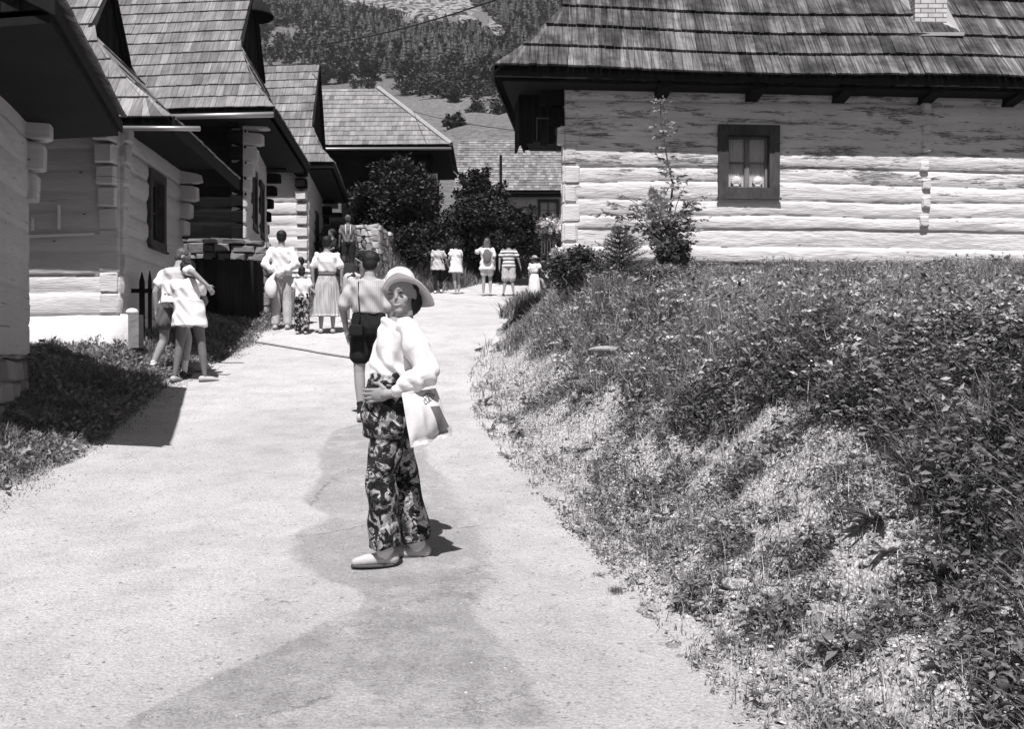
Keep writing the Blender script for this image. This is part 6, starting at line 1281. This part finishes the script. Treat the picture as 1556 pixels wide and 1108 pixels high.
p = Person('woman with short dark hair in white blouse and long pleated skirt', x, y, 1.66, 3, dict(eL=(-.25, -.02, 1.12), wL=(-.24, .02, .88), eR=(.26, -.02, 1.12), wR=(.25, .03, .88)), GG, True)
p.body(vox=.010); p.hair('short'); p.top('cl_white', .36, .028, .75, .03); p.skirt('pleat', .30, .25); p.shoes('shoe_light')
m = MB(); c = p.J['pel']+(p.J['chest']-p.J['pel'])*.32; m.loft([(c+np.array([0, 0, z]), (.150, 0, 0), (0, .122, 0)) for z in (-.02, .03)], 20); m.build('belt', M['cl_mid'], p.root, True, False)
x, y = at_px(413, 17.9)
p = Person('child in striped top half hidden behind the man in the loose white shirt', x+.42, y+.5, 1.25, 20, None, GG)
p.body(vox=.012); p.hair('short'); p.top('striped', .08, .02, .6, .02); p.pants('cl_mid', .7, .02, 0, .02, name='shorts'); p.shoes()
x, y = at_px(536, 18.6)
p = Person('person in dark shirt and pale shorts bending over beside the pleated skirt', x, y, 1.62, 35, dict(pel=(0, -.05, .84), chest=(0, .14, 1.05), nk=(0, .30, 1.17), hd=(0, .40, 1.24), look=(0, 1, -.6), up=(0, .6, 1), sL=(-.17, .22, 1.13), sR=(.17, .22, 1.13), eL=(-.2, .30, .90), eR=(.2, .30, .90), wL=(-.14, .42, .76), wR=(.14, .42, .76), kL=(-.10, .05, .47), kR=(.10, .05, .47)), GG)
p.body(vox=.012, mat='skin_tan'); p.hair('short'); p.top('cl_dark', .08, .02, .6, .02); p.pants('cl_light', .8, .02, 0, .02, name='shorts'); p.shoes('shoe_light')
# seated people by the pale stone wall
SIT = dict(pel=(0, 0, .50), chest=(0, .06, .82), nk=(0, .07, 1.0), hd=(0, .10, 1.15), sL=(-.17, .06, .95), sR=(.17, .06, .95), eL=(-.23, .12, .70), eR=(.23, .12, .70), wL=(-.12, .32, .60), wR=(.12, .32, .60), hL=(-.09, .02, .47), hR=(.09, .02, .47), kL=(-.12, .44, .50), kR=(.12, .44, .50), aL=(-.12, .46, .085), aR=(.12, .46, .085))
GS = 'people by the pale stone wall'
for px, py, D, hd, tm, hm, lb in ((509, 349, 27.2, 120, 'cl_dark', 'hair', 'seated person with dark curly hair and dark top before the pale stone wall, leftmost'),
                                  (552, 372, 27.8, 200, 'cl_dark', 'hair', 'crouching person in dark clothes at the right end of the pale stone wall')):
    x, y = at_px(px, D); gz = EZ+(540-py)/F*D-1.24
    p = Person(lb, x, y, 1.68, hd, SIT, GS, False, 1.0, max(gz, float(TZ(x, y))-.05)); p.body(vox=.014, mat='skin_tan'); p.hair('curly' if tm == 'cl_dark' and px == 509 else 'short', hm); p.top(tm, .08, .022, .7, .02, .013); p.pants('cl_mid', 1.8, .02, vox=.013); p.shoes()
x, y = at_px(529, 27.6); gz = EZ+(540-343)/F*27.6-1.68
p = Person('person in mid grey shirt with pale shoulder straps before the pale stone wall', x, y, 1.68, 10, None, GS, False, 1.0, max(gz, float(TZ(x, y))))
p.body(vox=.014, mat='skin_tan'); p.hair('short', 'hair_grey'); p.top('cl_mid', .08, .022, .7, .02, .013); p.pants('cl_dark', 1.8, .02, vox=.013); p.shoes()
for g_ in (-1, 1): p.strap([(g_*.07, .02, 1.44), (g_*.07, -.12, 1.38), (g_*.06, -.14, 1.2), (g_*.05, -.135, 1.05)], .012, 'cl_cream')
# --- far walkers ---------------------------------------------------------------------
GW = 'walkers far up the track'
x, y = at_px(666, 30.3)
p = Person('walker in grey tunic and black leggings with a thin shoulder strap', x, y, 1.56, 12, dict(eR=(.26, .0, 1.12), wR=(.34, .08, .93), kR=(.10, .10, .52), aR=(.10, .03, .12)), GW, True)
p.body(vox=.013); p.hair('bob'); p.top('cl_light', .05, .03, .55, .03, .013, hem=.16, hemw=.04); p.pants('cl_black', 1.85, .008, vox=.013, name='leggings'); p.shoes('cl_white'); p.strap([(-.08, -.02, 1.45), (.0, -.135, 1.3), (.12, -.14, 1.05), (.17, -.05, .95)], .010)
x, y = at_px(693, 30.0)
p = Person('bare legged walker in short white dress beside the one in grey tunic', x, y, 1.60, 40, dict(eL=(-.24, .05, 1.12), wL=(-.20, .22, 1.05), aL=(-.02, -.02, .085), kL=(-.05, .02, .48)), GW, True)
p.body(vox=.013); p.hair('bob'); p.top('cl_white', .05, .03, .5, .03, .013, hem=.24, hemw=.05); p.shoes('shoe_light')
x, y = at_px(740, 28.9)
p = Person('fair haired walker in long white tee shirt with a small dark backpack', x, y, 1.66, 2, dict(eL=(-.34, .10, 1.30), wL=(-.22, .20, 1.42), kR=(.10, .06, .5), aR=(.10, -.02, .10)), GW, True)
p.body(vox=.012); p.hair('long', 'hair_fair'); p.top('cl_white', .05, .04, .7, .04, .012, hem=.15, hemw=.03); p.pants('cl_cream', .55, .02, name='shorts'); p.shoes('shoe_light')
m = MB(); c = p.T((.0, -.20, 1.16)); m.ell(c, (.125, 0, 0), (0, .07, 0), (0, 0, .22)); o = remesh('backpack', m, .012, M['cl_mid'], None, 3); tag(o, 'small dark backpack on the fair haired walker', 'backpack')
x, y = at_px(773, 28.7)
p = Person('walker in black and white horizontally striped tee shirt and pale shorts', x, y, 1.62, -2, dict(eL=(-.27, -.0, 1.12), wL=(-.28, .02, .88), eR=(.29, .0, 1.12), wR=(.35, .06, .90), aL=(-.16, 0, .085), aR=(.15, 0, .085)), GW, False)
p.body(vox=.012); p.hair('bob'); p.top('striped', .05, .035, .6, .04, .010, hem=.05, fold=.002); p.pants('cl_light', .85, .03, 0, .03, name='shorts'); p.shoes('shoe_dark')
x, y = at_px(812, 26.5)
p = Person('child in long white dress by the shrubs at the right edge of the track', x, y, 1.22, -30, dict(eR=(.25, .10, 1.15), wR=(.34, .22, 1.08)), GW, True)
p.body(vox=.011); p.hair('bob', 'hair_fair'); p.top('cl_white', .3, .03, .5, .03, .012); p.skirt('cl_white', .16, .26, .4, 14, .006); p.shoes('shoe_light')
f, up, r, c = p.hf; k = p.k; m = MB(); m.loft([(c+up*z*k, r*a*k, f*a*k) for z, a in ((.03, .19), (.045, .185), (.05, .10), (.12, .09), (.14, .05))], 24); o = m.build('sun_hat', M['cl_grey'], None, True, False); tag(o, 'small grey sun hat on the child in the long white dress', 'hat')
x, y = at_px(826, 26.8)
p = Person('person in dark clothes with a white cloth beside the child in the long white dress', x, y, 1.30, 30, dict(eR=(.24, .10, 1.15), wR=(.10, .26, 1.20)), GW, True)
p.body(vox=.012, mat='skin_tan'); p.hair('bob'); p.top('cl_dark', .05, .03, .6, .03, .012, hem=.1); p.pants('cl_light', .9, .02, 0, .02, name='shorts'); p.shoes('shoe_light')
m = MB(); o = p.T((-.05, -.22, .78)); m.obox(o, (.20, .02, .06), (.01, .03, 0), (-.06, 0, .20)); o = remesh('cloth', m, .012, M['cl_white'], None, 2); tag(o, 'white cloth held at the hip of the person beside the child in white dress', 'cloth')
# ------------------------------------------------------------------ camera, light, world
cam = bpy.data.cameras.new('camera'); co = bpy.data.objects.new('camera', cam); COL.objects.link(co)
cam.sensor_width = 36; cam.lens = 35.0; cam.clip_end = 3000; cam.clip_start = .1
co.location = (0, 0, EZ); co.rotation_euler = (R(90-.53), 0, 0); scene.camera = co
el, az = R(61.5), R(4)
sd = Vector((math.sin(az)*math.cos(el), math.cos(az)*math.cos(el), -math.sin(el)))
sl = bpy.data.lights.new('sun', 'SUN'); sl.energy = 4.6; sl.angle = R(.53); sl.color = (1, .985, .985)
so = bpy.data.objects.new('sun', sl); COL.objects.link(so); so.rotation_euler = sd.to_track_quat('-Z', 'Y').to_euler(); so.location = (-10, -10, 30)
w = bpy.data.worlds.new('World'); scene.world = w; w.use_nodes = True; nt = w.node_tree
sk = nt.nodes.new('ShaderNodeTexSky'); sk.sky_type = 'NISHITA'; sk.sun_disc = False; sk.sun_elevation = el; sk.sun_rotation = R(180)+az
bw = nt.nodes.new('ShaderNodeRGBToBW'); nt.links.new(sk.outputs[0], bw.inputs[0]); nt.links.new(bw.outputs[0], nt.nodes['Background'].inputs[0])
nt.nodes['Background'].inputs[1].default_value = .05
scene.view_settings.view_transform = 'Standard'; scene.view_settings.look = 'None'; scene.view_settings.exposure = .55; scene.view_settings.gamma = 1
hz_ = MB(); hz_.box((-620, -30, -8), (620, 1010, 470)); m_h = bpy.data.materials.new('haze'); m_h.use_nodes = True; n_h = m_h.node_tree; n_h.nodes.remove(n_h.nodes['Principled BSDF'])
pv = n_h.nodes.new('ShaderNodeVolumePrincipled'); pv.inputs['Density'].default_value = .00014; pv.inputs['Color'].default_value = (.9, .88, .89, 1); n_h.links.new(pv.outputs[0], n_h.nodes['Material Output'].inputs['Volume'])
o = hz_.build('haze', m_h, None, False, False); tag(o, 'thin summer haze in the air', 'haze', kind='stuff')
scene.cycles.volume_bounces = 0
scene.cycles.max_bounces = 6; scene.cycles.diffuse_bounces = 2; scene.cycles.transparent_max_bounces = 12
scene.cycles.use_denoising = True
